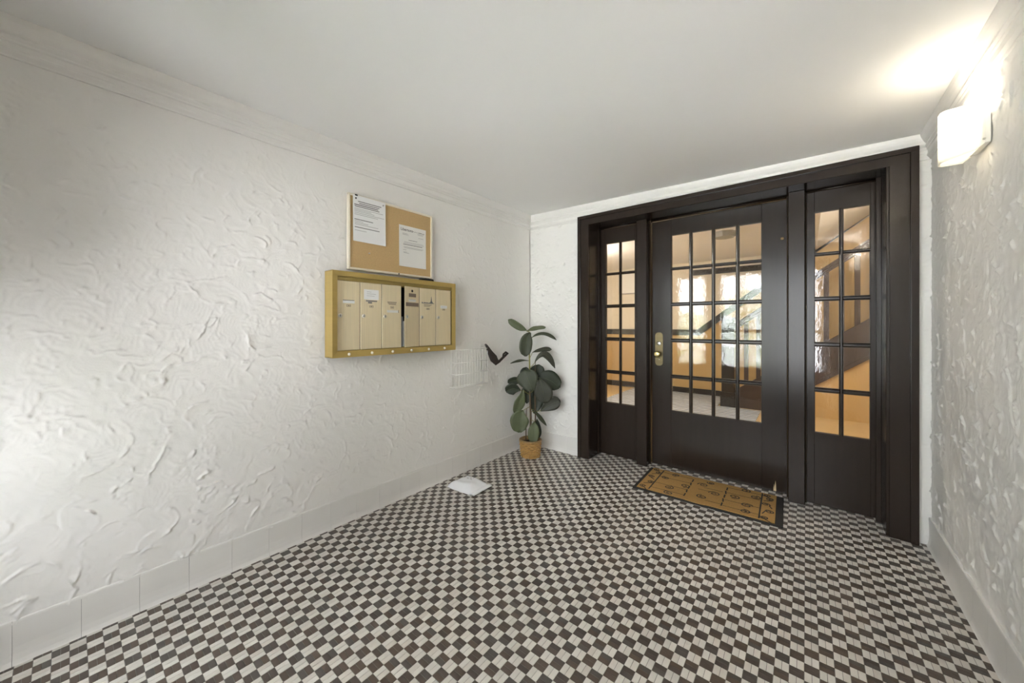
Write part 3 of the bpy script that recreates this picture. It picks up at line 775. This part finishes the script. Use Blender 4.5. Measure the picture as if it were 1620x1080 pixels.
# ------------------------------------------------------------------ cork board with notices
cb = tag(empty('cork_board', (0.012, -1.577, 1.538)), 'cork notice board with cream frame resting above the mailboxes', 'notice board')
by0, by1, bz0, bz1 = -1.893, -1.263, 1.538, 2.000
part('cork_panel', 0.012, 0.026, by0+0.008, by1-0.008, bz0+0.008, bz1-0.008, 'cork', cb)
for (a, b, c, d) in ((by0, by1, bz0, bz0+0.014), (by0, by1, bz1-0.012, bz1), (by0, by0+0.014, bz0+0.014, bz1-0.012), (by1-0.012, by1, bz0+0.014, bz1-0.012)):
    part('frame_rail', 0.010, 0.032, a, b, c, d, 'boardframe', cb, 0.002)
part('frame_screw', 0.032, 0.034, -1.548, -1.540, bz0+0.002, bz0+0.012, 'black', cb)
part('corner_clip', 0.031, 0.036, -1.852, -1.836, bz1-0.010, bz1-0.001, 'black', cb)
bm = bmesh.new(); lathe(bm, [(0.004, 0), (0.003, 0.006), (0.0045, 0.009), (0.001, 0.010)], T(0.026, -1.757, 1.652) @ RY(math.pi/2), 12); W_(obj('push_pin', bm, 'boardframe', cb, True))
def notice(name, y0, y1, z0, z1, m, label, curl, xb=0.027):
    root = tag(empty(name, (xb, (y0+y1)/2, z0)), label, 'notice', 'notices on the cork board')
    bm = bmesh.new(); n = 14; w = y1-y0; h = z1-z0
    bulge = lambda s, t: 0.0012+curl*(1-t)**2*(0.35+0.65*(2*s-1)**2)
    grid = [[bm.verts.new((bulge(i/n, j/n), -w/2+w*i/n, h*j/n)) for j in range(n+1)] for i in range(n+1)]
    for i in range(n):
        for j in range(n): bm.faces.new((grid[i][j], grid[i+1][j], grid[i+1][j+1], grid[i][j+1]))
    obj('sheet', bm, m, root, True)
    def line(a, b, t, th, mm):
        bm = bmesh.new(); k = 10
        up = [(bulge(a+(b-a)*q/k, t)+0.0005, -w/2+w*(a+(b-a)*q/k), h*t) for q in range(k+1)]
        A = [bm.verts.new(p) for p in up]; B = [bm.verts.new((p[0], p[1], p[2]+th)) for p in up]
        for q in range(k):
            bm.faces.new((A[q], A[q+1], B[q+1], B[q]))
        return obj('text_line', bm, mm, root)
    return root, line
n1, ln = notice('typed_notice', -1.866, -1.646, 1.713, 1.995, 'paper', 'larger white typed notice pinned over the board edge', 0.004, 0.0335)
for t, a, b, th, mm in ((0.865, 0.15, 0.86, 0.005, 'ink'), (0.825, 0.18, 0.80, 0.005, 'ink'), (0.785, 0.04, 0.76, 0.006, 'ink'), (0.75, 0.05, 0.80, 0.005, 'ink'),
                        (0.71, 0.04, 0.92, 0.003, 'inkfaint'), (0.68, 0.04, 0.55, 0.003, 'inkfaint'), (0.65, 0.04, 0.64, 0.003, 'inkfaint'), (0.615, 0.04, 0.95, 0.003, 'inkfaint'), (0.58, 0.04, 0.75, 0.003, 'inkfaint'),
                        (0.47, 0.04, 0.60, 0.0045, 'ink'), (0.435, 0.05, 0.30, 0.003, 'inkfaint'), (0.40, 0.05, 0.45, 0.003, 'inkfaint'), (0.365, 0.05, 0.76, 0.003, 'inkfaint'),
                        (0.30, 0.05, 0.80, 0.0045, 'ink'), (0.235, 0.05, 0.40, 0.003, 'inkfaint')):
    ln(a, b, t, th, mm)
bm = bmesh.new(); lathe(bm, [(0.005, 0), (0.004, 0.004), (0.001, 0.005)], T(0.003, -0.092, 0.262) @ RY(math.pi/2), 12); obj('pin', bm, 'black', n1, True)
bm = bmesh.new(); lathe(bm, [(0.005, 0), (0.004, 0.004), (0.001, 0.005)], T(0.003, 0.092, 0.262) @ RY(math.pi/2), 12); obj('pin', bm, 'inkfaint', n1, True)
n2, ln = notice('letterhead_notice', -1.541, -1.318, 1.602, 1.884, 'paper2', 'cream letterhead notice with grey heading on cork', 0.003)
for t, a, b, th, mm in ((0.80, 0.12, 0.30, 0.003, 'inkfaint'), (0.775, 0.12, 0.34, 0.003, 'inkfaint'), (0.86, 0.66, 0.92, 0.003, 'inkfaint'), (0.83, 0.68, 0.88, 0.003, 'inkfaint'), (0.75, 0.70, 0.90, 0.003, 'inkfaint'),
                        (0.655, 0.34, 0.66, 0.003, 'ink'), (0.60, 0.18, 0.90, 0.003, 'inkfaint'), (0.57, 0.16, 0.92, 0.003, 'inkfaint'), (0.535, 0.15, 0.86, 0.004, 'ink'), (0.48, 0.16, 0.90, 0.003, 'inkfaint'), (0.455, 0.18, 0.86, 0.003, 'inkfaint'),
                        (0.405, 0.14, 0.26, 0.003, 'inkfaint'), (0.35, 0.15, 0.28, 0.003, 'inkfaint'), (0.33, 0.16, 0.36, 0.003, 'inkfaint'),
                        (0.885, 0.50, 0.53, 0.004, 'ink'), (0.885, 0.56, 0.60, 0.004, 'ink'), (0.885, 0.63, 0.66, 0.004, 'ink'), (0.885, 0.70, 0.84, 0.004, 'ink'), (0.885, 0.86, 0.94, 0.003, 'ink')):
    ln(a, b, t, th, mm)
# face +x : text x-axis -> +y, text y-axis -> +z
TM = Matrix(((0, 0, 1, 0.0018), (1, 0, 0, -0.100), (0, 1, 0, 0.246), (0, 0, 0, 1)))
text_mesh('Libertons', 0.026, 'ink', n2, TM, True, 'heading')
# black rubber wedge on top of the mailboxes
bm = bmesh.new()
prism(bm, [(-1.372, 1.5125), (-1.278, 1.5125), (-1.282, 1.530), (-1.330, 1.533), (-1.334, 1.526), (-1.345, 1.533), (-1.368, 1.530)], lambda p, t: (t, p[0], p[1]), 0.016, 0.070)
tag(obj('rubber_wedge', bm, 'black'), 'small black wedge lying on top of the mailboxes', 'wedge')

# ------------------------------------------------------------------ wire basket and strap
wb = tag(empty('wire_basket', (0.0, -0.88, 0.70)), 'white wire mail basket hung low on stucco beside mailboxes', 'basket')
b0, b1, c0, c1, xo = -1.075, -0.725, 0.715, 1.005, 0.085
def wire(pts, r=0.0016, name='wire'):
    bm = bmesh.new(); tube(bm, pts, r, 6); W_(obj(name, bm, 'whitewire', wb, True))
for z in (c0, c0+0.10, c0+0.19, c1):
    wire([(0.012, b0, z), (xo, b0, z), (xo, b1, z), (0.012, b1, z)], 0.0022, 'hoop_wire')
n = 13
for i in range(n):
    y = b0+(b1-b0)*i/(n-1); wire([(xo, y, c1), (xo, y, c0), (0.012, y, c0)], name='upright_wire')
for xx in (0.035, 0.060):
    for y in (b0, b1): wire([(xx, y, c1), (xx, y, c0)], name='side_wire')
for y in (b0+0.01, b1-0.01): wire([(0.012, y, c0), (0.012, y, c1+0.03)], 0.0025, 'back_wire')
sp = bmesh.new()
pts = [(0.075, -0.742, 1.040), (0.080, -0.728, 1.022), (0.090, -0.700, 0.968), (0.105, -0.668, 0.915), (0.115, -0.640, 0.882), (0.118, -0.610, 0.888), (0.118, -0.565, 0.914), (0.116, -0.520, 0.936), (0.112, -0.490, 0.950)]
tube(sp, pts, [0.008, 0.012, 0.024, 0.036, 0.030, 0.012, 0.011, 0.010, 0.007], 10, flat=0.5, flatdir=(0.8, -0.5, 0.2))
tube(sp, [(0.116, -0.560, 0.916), (0.112, -0.548, 0.945), (0.110, -0.515, 0.960), (0.112, -0.488, 0.945)], 0.009, 8)
tag(obj('folded_strap', sp, 'strap', None, True), 'dark brown folded strap sticking out of wire basket', 'strap')

# ------------------------------------------------------------------ wall sconce
def wall_sconce(dy, label, power, col):
    sc = tag(empty('wall_sconce', (W, -0.73, 1.80)), label, 'wall lamp', 'sconces on the stucco wall')
    lz0, lz1 = 1.836, 2.035
    bm = bmesh.new(); box(bm, W-0.030, W-0.001, -0.838, -0.702, 1.868, 1.985, 0.003); W_(obj('back_box', bm, 'lampmetal', sc))
    plan = [(W-0.018, -0.846), (W-0.040, -0.842), (W-0.105, -0.800), (W-0.114, -0.786), (W-0.114, -0.752), (W-0.105, -0.738), (W-0.040, -0.698), (W-0.018, -0.694)]
    bm = bmesh.new()
    def loop_pts(off, z):
        cx, cy = W, -0.77
        return [(cx+(x-cx)*(1-off), cy+(y-cy)*(1-off), z) for x, y in plan]
    rows = []
    for off, z in ((0, lz0+0.006), (0, lz0), (0.03, lz0), (0.03, lz1), (0, lz1), (0, lz0+0.006)):
        p = loop_pts(off, z)
        if z == lz1: p = [(a, b, c-(0.040 if i in (0, 7) else 0.012 if i in (1, 6) else 0)) for i, (a, b, c) in enumerate(p)]
        if z <= lz0+0.01: p = [(a, b, c+(0.030 if i in (0, 7) else 0.010 if i in (1, 6) else 0)) for i, (a, b, c) in enumerate(p)]
        rows.append([bm.verts.new(q) for q in p])
    for i in range(len(rows)-1):
        for k in range(len(plan)-1):
            bm.faces.new((rows[i][k], rows[i][k+1], rows[i+1][k+1], rows[i+1][k]))
    bmesh.ops.remove_doubles(bm, verts=bm.verts[:], dist=1e-5)
    W_(obj('diffuser', bm, 'acrylic', sc))
    bm = bmesh.new(); tube(bm, [(W-0.058, -0.82, 1.915), (W-0.058, -0.775, 1.915)], 0.012, 10); W_(obj('socket', bm, 'lampmetal', sc, True))
    bm = bmesh.new(); bmesh.ops.create_uvsphere(bm, u_segments=16, v_segments=10, radius=0.022, matrix=T(W-0.058, -0.762, 1.918)); W_(obj('bulb', bm, 'bulb', sc, True))
    bm = bmesh.new(); lathe(bm, [(0.004, 0), (0.004, 0.006), (0.001, 0.007)], T(W-0.020, -0.846, 1.880) @ RX(math.pi/2), 10); W_(obj('fixing_screw', bm, 'nickel', sc, True))
    bm = bmesh.new(); bm.faces.new([bm.verts.new((x, y, lz0+0.012+(0.022 if i in (0, 7) else 0.0))) for i, (x, y, z) in enumerate(loop_pts(0.03, lz0))]); W_(obj('added_light_stop', bm, 'acrylic', sc))  # plate added to close the gap where light streaked down the wall
    l = bpy.data.lights.new('sconce_bulb', 'POINT'); l.energy = power; l.color = col; l.shadow_soft_size = 0.045
    lo = bpy.data.objects.new('sconce_bulb', l); C.objects.link(lo); lo.parent = sc; lo.location = (-0.058, -0.04, 1.995-1.80)
    sc.location.y += dy
wall_sconce(0.0, 'lit white acrylic sconce on rough stucco beside the dark door casing', 1.25, (1.0, 0.90, 0.75))
wall_sconce(-1.72, 'lit white acrylic sconce on rough stucco near the street entrance', 17.0, (1.0, 0.95, 0.88))

# ------------------------------------------------------------------ door mat
dm = tag(empty('doormat', (1.612, -0.086, 0.0), math.radians(1.8)), 'coir doormat with black scrollwork and worn rubber edge before the door', 'doormat')
bm = bmesh.new(); box(bm, -0.445, 0.445, -0.232, 0.232, 0.0005, 0.010, 0.004); obj('rubber_base', bm, 'rubber', dm)
bm = bmesh.new()
ring = []
for i, (x, y) in enumerate([(-0.418, -0.214), (-0.10, -0.214), (-0.05, -0.222), (0.0, -0.224), (0.05, -0.214), (0.405, -0.214), (0.405, 0.218), (-0.418, 0.218)]): ring.append((x, y))
prism(bm, ring, lambda p, t: (p[0], p[1], t), 0.004, 0.0145); obj('coir_field', bm, 'coir', dm)
def scroll(cx, cy, r0, a0, turn, tail=None):
    n = 26; pts = []
    for i in range(n+1):
        s = i/n; a = a0+turn*2*math.pi*1.55*s; rr = r0*(1-0.82*s)
        pts.append((cx+rr*math.cos(a), cy+rr*math.sin(a)*0.85, 0.0146))
    if tail: pts = [(tail[0], tail[1], 0.0146)]+pts
    bm = bmesh.new(); tube(bm, pts, 0.0036, 6, flat=0.5, flatdir=(0, 0, 1)); obj('scroll', bm, 'rubber', dm)
def bar(x0, y0, x1, y1, r):
    bm = bmesh.new(); k = 4
    tube(bm, [(x0+(x1-x0)*q/k, y0+(y1-y0)*q/k, 0.0146) for q in range(k+1)], r, 6, flat=0.4, flatdir=(0, 0, 1)); obj('bar', bm, 'rubber', dm)
L = lambda X, Y: ((X-1.612), (Y+0.086))
SC = [(1.326, -.018, .030, 1), (1.380, .079, .030, -1), (1.475, -.081, .036, 1), (1.386, -.176, .034, -1), (1.408, -.270, .034, 1), (1.579, .016, .036, -1), (1.607, -.193, .036, 1),
      (1.669, -.09, .038, -1), (1.622, .085, .026, 1), (1.838, .100, .034, -1), (1.784, -.059, .036, 1), (1.900, .020, .034, -1), (1.864, -.149, .036, 1), (1.860, -.245, .032, -1)]
for i, (x, y, r_, s_) in enumerate(SC):
    lx, ly = L(x, y); scroll(lx, ly, r_, rng.uniform(0, 6), s_)
for (x, s_) in ((-0.372, 1), (0.362, -1)):
    for q, y in enumerate((-0.175, -0.075, 0.03, 0.13, 0.185)):
        scroll(x+(0.012 if q % 2 else -0.012), y, 0.026, rng.uniform(0, 6), s_*(1 if q % 2 else -1), (x-(0.012 if q % 2 else -0.012)*2, y-0.05))
bar(-0.335, -0.205, -0.335, 0.205, 0.0045); bar(0.325, -0.205, 0.325, 0.205, 0.0045)
for x in (-0.108, 0.118):
    for q in range(5): bar(x+0.003*(q % 2), -0.17+q*0.07, x-0.003*(q % 2), -0.12+q*0.07, 0.0045)
for y in (-0.16, -0.06, 0.07, 0.165):
    bar(-0.330, y, -0.115, y+0.006, 0.0022); bar(0.125, y, 0.320, y+0.006, 0.0022)
bar(-0.05, 0.01, 0.02, 0.012, 0.0022); bar(-0.02, 0.06, 0.10, 0.062, 0.0022); bar(0.02, -0.15, 0.11, -0.148, 0.0022)

# ------------------------------------------------------------------ parcel
pk = tag(empty('parcel', (0.222, -1.080, 0.0), math.radians(2)), 'white crumpled poly mailer parcel lying on the tiles', 'parcel')
bm = bmesh.new(); n = 18; lw, lh = 0.235, 0.205
rp = np.random.default_rng(4)
def ph(s, t):
    e = max(0, min(s, 1-s, t, 1-t)); b = min(1, e/0.22)
    return 0.004+0.044*(b**0.6)+0.004*math.sin(9*s+4*t)*b+0.003*math.sin(17*t-6*s)*b
for side in (1, 0):
    g = [[bm.verts.new(((i/n-0.5)*lw*(1+0.03*math.sin(6*j/n)), (j/n-0.5)*lh*(1+0.04*math.sin(5*i/n)), ph(i/n, j/n) if side else 0.001+0.003*(min(i, n-i, j, n-j) == 0))) for j in range(n+1)] for i in range(n+1)]
    for i in range(n):
        for j in range(n): bm.faces.new((g[i][j], g[i+1][j], g[i+1][j+1], g[i][j+1]))
    if side: gt = g
    else: gb = g
edge = [(i, 0) for i in range(n)]+[(n, j) for j in range(n)]+[(n-i, n) for i in range(n)]+[(0, n-j) for j in range(n)]
for k in range(len(edge)):
    a, b = edge[k], edge[(k+1) % len(edge)]
    bm.faces.new((gt[a[0]][a[1]], gt[b[0]][b[1]], gb[b[0]][b[1]], gb[a[0]][a[1]]))
obj('bag', bm, 'poly', pk, True)
bm = bmesh.new(); g = [[bm.verts.new((0.105+0.022*i, -0.10+0.020*j, 0.010+0.006*math.sin(i*1.3)+0.008*(i == 1))) for j in range(11)] for i in range(3)]
for i in range(2):
    for j in range(10): bm.faces.new((g[i][j], g[i+1][j], g[i+1][j+1], g[i][j+1]))
r = bmesh.ops.extrude_face_region(bm, geom=bm.faces[:])
for v in r['geom']:
    if isinstance(v, bmesh.types.BMVert): v.co.z -= 0.004
obj('sealed_flap', bm, 'poly', pk, True)
bm = bmesh.new()
for q in range(4):
    for c in range(6):
        if (q+c) % 3 == 0: continue
        s0, t0 = 0.34+c*0.045, 0.56+q*0.05
        P4 = [(s0, t0), (s0+0.035, t0), (s0+0.035, t0+0.022), (s0, t0+0.022)]
        bm.faces.new([bm.verts.new(((a-0.5)*lw, (b-0.5)*lh, ph(a, b)+0.0012)) for a, b in P4])
obj('printed_address', bm, 'inkfaint', pk)

# ------------------------------------------------------------------ potted plant
PX, PY = 0.208, -0.280
pt = tag(empty('potted_fig', (PX, PY, 0)), 'fiddle leaf fig in a golden wicker basket pot in the corner', 'plant')
R0, R1, PH = 0.082, 0.094, 0.150
bm = bmesh.new(); lathe(bm, [(R0-0.010, 0.001), (R1-0.012, PH-0.004), (R1-0.020, PH-0.004), (R1-0.022, PH-0.03), (0.01, PH-0.03)], Matrix(), 32); obj('pot_lining', bm, 'wickerrim', pt, True)
NR = 9
for q in range(NR):
    z = 0.010+(PH-0.020)*q/(NR-1); rr = R0+(R1-R0)*q/(NR-1); n = 96
    bm = bmesh.new(); rings = []
    for k in range(n):
        a = 2*math.pi*k/n; r_ = rr+0.0042*math.sin(12*a+math.pi*(q % 2)); zz = z+0.0012*math.sin(20*a+q)
        rings.append([bm.verts.new(((r_+0.0075*math.cos(b))*math.cos(a), (r_+0.0075*math.cos(b))*math.sin(a), zz+0.0088*math.sin(b))) for b in np.linspace(0, 2*math.pi, 7)[:-1]])
    for k in range(n):
        for b in range(6): bm.faces.new((rings[k][b], rings[(k+1) % n][b], rings[(k+1) % n][(b+1) % 6], rings[k][(b+1) % 6]))
    obj('weave_row', bm, 'wicker', pt, True)
bm = bmesh.new()
rings = []
for k in range(60):
    a = 2*math.pi*k/60
    rings.append([bm.verts.new(((R1+0.001+0.009*math.cos(b))*math.cos(a), (R1+0.001+0.009*math.cos(b))*math.sin(a), PH+0.002+0.008*math.sin(b))) for b in np.linspace(0, 2*math.pi, 9)[:-1]])
for k in range(60):
    for b in range(8): bm.faces.new((rings[k][b], rings[(k+1) % 60][b], rings[(k+1) % 60][(b+1) % 8], rings[k][(b+1) % 8]))
obj('rim', bm, 'wickerrim', pt, True)
bm = bmesh.new(); lathe(bm, [(R1-0.012, PH-0.022), (0.05, PH-0.016), (0.005, PH-0.014)], Matrix(), 24); obj('soil', bm, 'soil', pt, True)
# plant frame: a = sideways, b = towards the room, unit 5.79 mm
K = 0.00579
RV = Vector((math.cos(YAW), math.sin(YAW), 0)); FV = Vector((math.sin(YAW), -math.cos(YAW), 0))
def pp_(a, z, b): return RV*(a*K)+FV*(b*K)+Vector((0, 0, z*K))
def stem(pts, r, m, name='stem'):
    bm = bmesh.new(); tube(bm, [pp_(*p) for p in pts], r, 8); obj(name, bm, m, pt, True)
stem([(0, 23, 0), (0.5, 60, 0.5), (-1, 100, -0.5), (-1, 128, 0)], [0.011, 0.0095, 0.008, 0.0065], 'stem', 'main_stem')
stem([(-1, 126, 0), (-1.5, 150, 0.5), (-2, 175, 0.5), (-2, 197, 1)], [0.0072, 0.0065, 0.005, 0.003], 'stemgreen', 'main_stem')
stem([(6, 23, -3), (8, 60, -3), (7, 110, -3), (8, 150, -2)], [0.007, 0.006, 0.005, 0.003], 'stem', 'side_stem')
stem([(-7, 23, -1), (-7, 45, -1), (-6, 75, -1)], [0.006, 0.005, 0.003], 'stem', 'side_stem')
def leaf(base, mid, tip, width, m, tilt=0.0, cup=0.12, wav=0.05, stalk=None):
    b, c, t = pp_(*base), pp_(*mid), pp_(*tip)
    n, k = 12, 6; w = width*K/2
    bm = bmesh.new(); rows = []
    seed = base[0]*1.3+tip[1]
    for i in range(n+1):
        s = i/n
        p = b*(1-s)**2+c*2*s*(1-s)+t*s*s
        d = ((c-b)*(1-s)+(t-c)*s).normalized()
        side = d.cross(FV)
        if side.length < 0.15: side = RV.copy()
        side.normalize(); nrm = side.cross(d).normalized()
        sd = side*math.cos(tilt)+nrm*math.sin(tilt); nn = nrm*math.cos(tilt)-side*math.sin(tilt)
        ww = w*(0.08+0.92*(math.sin(math.pi*s)*0.55+0.45*min(1, s/0.55)) if s < 0.55 else 1.0*math.sqrt(max(0.0, 1-((s-0.55)/0.45)**2.3))) if i < n else w*0.10
        row = []
        for j in range(k+1):
            q = 2*j/k-1
            off = cup*w*(q*q)+wav*w*math.sin(seed+s*11)*abs(q)*q
            row.append(bm.verts.new(p+sd*(ww*q*(1+0.05*math.sin(seed+7*s)))+nn*off-nn*(0.05*w*(q == 0))))
        rows.append(row)
    for i in range(n):
        for j in range(k): bm.faces.new((rows[i][j], rows[i+1][j], rows[i+1][j+1], rows[i][j+1]))
    r = bmesh.ops.extrude_face_region(bm, geom=bm.faces[:])
    for v in r['geom']:
        if isinstance(v, bmesh.types.BMVert): v.co -= FV*0.0008
    o = obj('leaf', bm, m, pt, True)
    # midrib with side veins
    bm = bmesh.new()
    tube(bm, [b*(1-s)**2+c*2*s*(1-s)+t*s*s+FV*0.0010 for s in np.linspace(0, 0.95, 9)], [0.0016*(1-0.7*s) for s in np.linspace(0, 1, 9)], 5)
    for s in (0.2, 0.36, 0.52, 0.68):
        i = int(round(s*n)); i2 = min(n, i+2)
        for j0_, j1_ in ((3, 1), (3, 5)):
            tube(bm, [rows[i][j0_].co.copy()+FV*0.0008, rows[i2][j1_].co.copy()+FV*0.0010], [0.0009, 0.0004], 4) if rows[i][j0_].is_valid else None
    obj('leaf_vein', bm, 'leaf_light', o, True)
    if stalk:
        bm = bmesh.new(); tube(bm, [pp_(*stalk), pp_(*base)], [0.0028, 0.0022], 6); obj('leaf_stalk', bm, 'stemgreen', o, True)
LEAVES = [
 # base(a,z,b), mid, tip, width, material, tilt
 ((-6, 199, 2), (-18, 203, 6), (-35, 216, 2), 13, 'leaf_light', 0.35, (-2, 196, 1)),
 ((-6, 197, 1), (6, 203, 6), (24, 203, 2), 13, 'leaf_light', 1.0, (-2, 196, 1)),
 ((0, 195, 3), (-10, 186, 8), (-8, 158, 6), 22, 'leaf_mid', 0.15, (-2, 195, 1)),
 ((1, 186, 0), (20, 202, 1), (41, 183, 0), 9, 'leaf_mid', 0.9, (-2, 180, 0)),
 ((3, 163, -2), (20, 170, -3), (34, 168, -4), 11, 'leaf_brown', 0.9, (-1, 155, 0)),
 ((7, 148, 2), (22, 178, 4), (38, 139, 4), 12, 'leaf_brown', 0.55, (0, 140, 0)),
 ((-3, 151, 1), (-16, 154, 3), (-32, 147, 3), 8, 'leaf_mid', 0.95, (-1, 149, 0)),
 ((4, 120, -6), (12, 130, -8), (14, 144, -8), 24, 'leaf_dark', 0.0, None),
 ((-4, 118, -5), (-10, 125, -6), (-6, 140, -6), 18, 'leaf_dark', 0.0, None),
 ((3, 104, 9), (-4, 120, 12), (-9, 137, 7), 34, 'leaf_mid', 0.25, (0, 100, 0)),
 ((8, 124, 4), (28, 128, 7), (45, 108, 4), 30, 'leaf_dark', 0.2, (0, 112, 0)),
 ((14, 124, 9), (19, 108, 13), (23, 86, 9), 28, 'leaf_brown', -0.2, (4, 110, 2)),
 ((-12, 118, 0), (-24, 122, 1), (-36, 116, -1), 14, 'leaf_dark', 0.3, (-1, 108, 0)),
 ((-16, 104, 0), (-28, 110, 2), (-39, 102, 0), 20, 'leaf_dark', 0.2, (-1, 98, 0)),
 ((-12, 106, 6), (-14, 88, 9), (-26, 70, 8), 17, 'leaf_light', 0.3, (-1, 96, 0)),
 ((-12, 74, 8), (-20, 64, 11), (-17, 40, 9), 30, 'leaf_light', 0.0, (-1, 78, 0)),
 ((16, 72, 3), (30, 84, 5), (47, 88, 3), 21, 'leaf_brown', 0.2, (0, 70, 0)),
 ((6, 66, -4), (11, 84, -6), (12, 106, -6), 24, 'leaf_dark', 0.0, None),
 ((-6, 82, -4), (-4, 96, -5), (-4, 112, -5), 20, 'leaf_dark', 0.0, None),
 ((4, 74, 3), (12, 66, 6), (25, 49, 5), 7, 'leaf_mid', 0.7, (0, 74, 0)),
 ((6, 56, 7), (5, 44, 10), (3, 24, 9), 19, 'leaf_light', -0.15, (0, 58, 0)),
 ((10, 58, -3), (12, 44, -3), (12, 27, -2), 12, 'leaf_dark', 0.2, None),
]
for (b, c, t, w, m, ti, sk) in LEAVES:
    leaf(b, c, t, w, m, ti, stalk=sk)
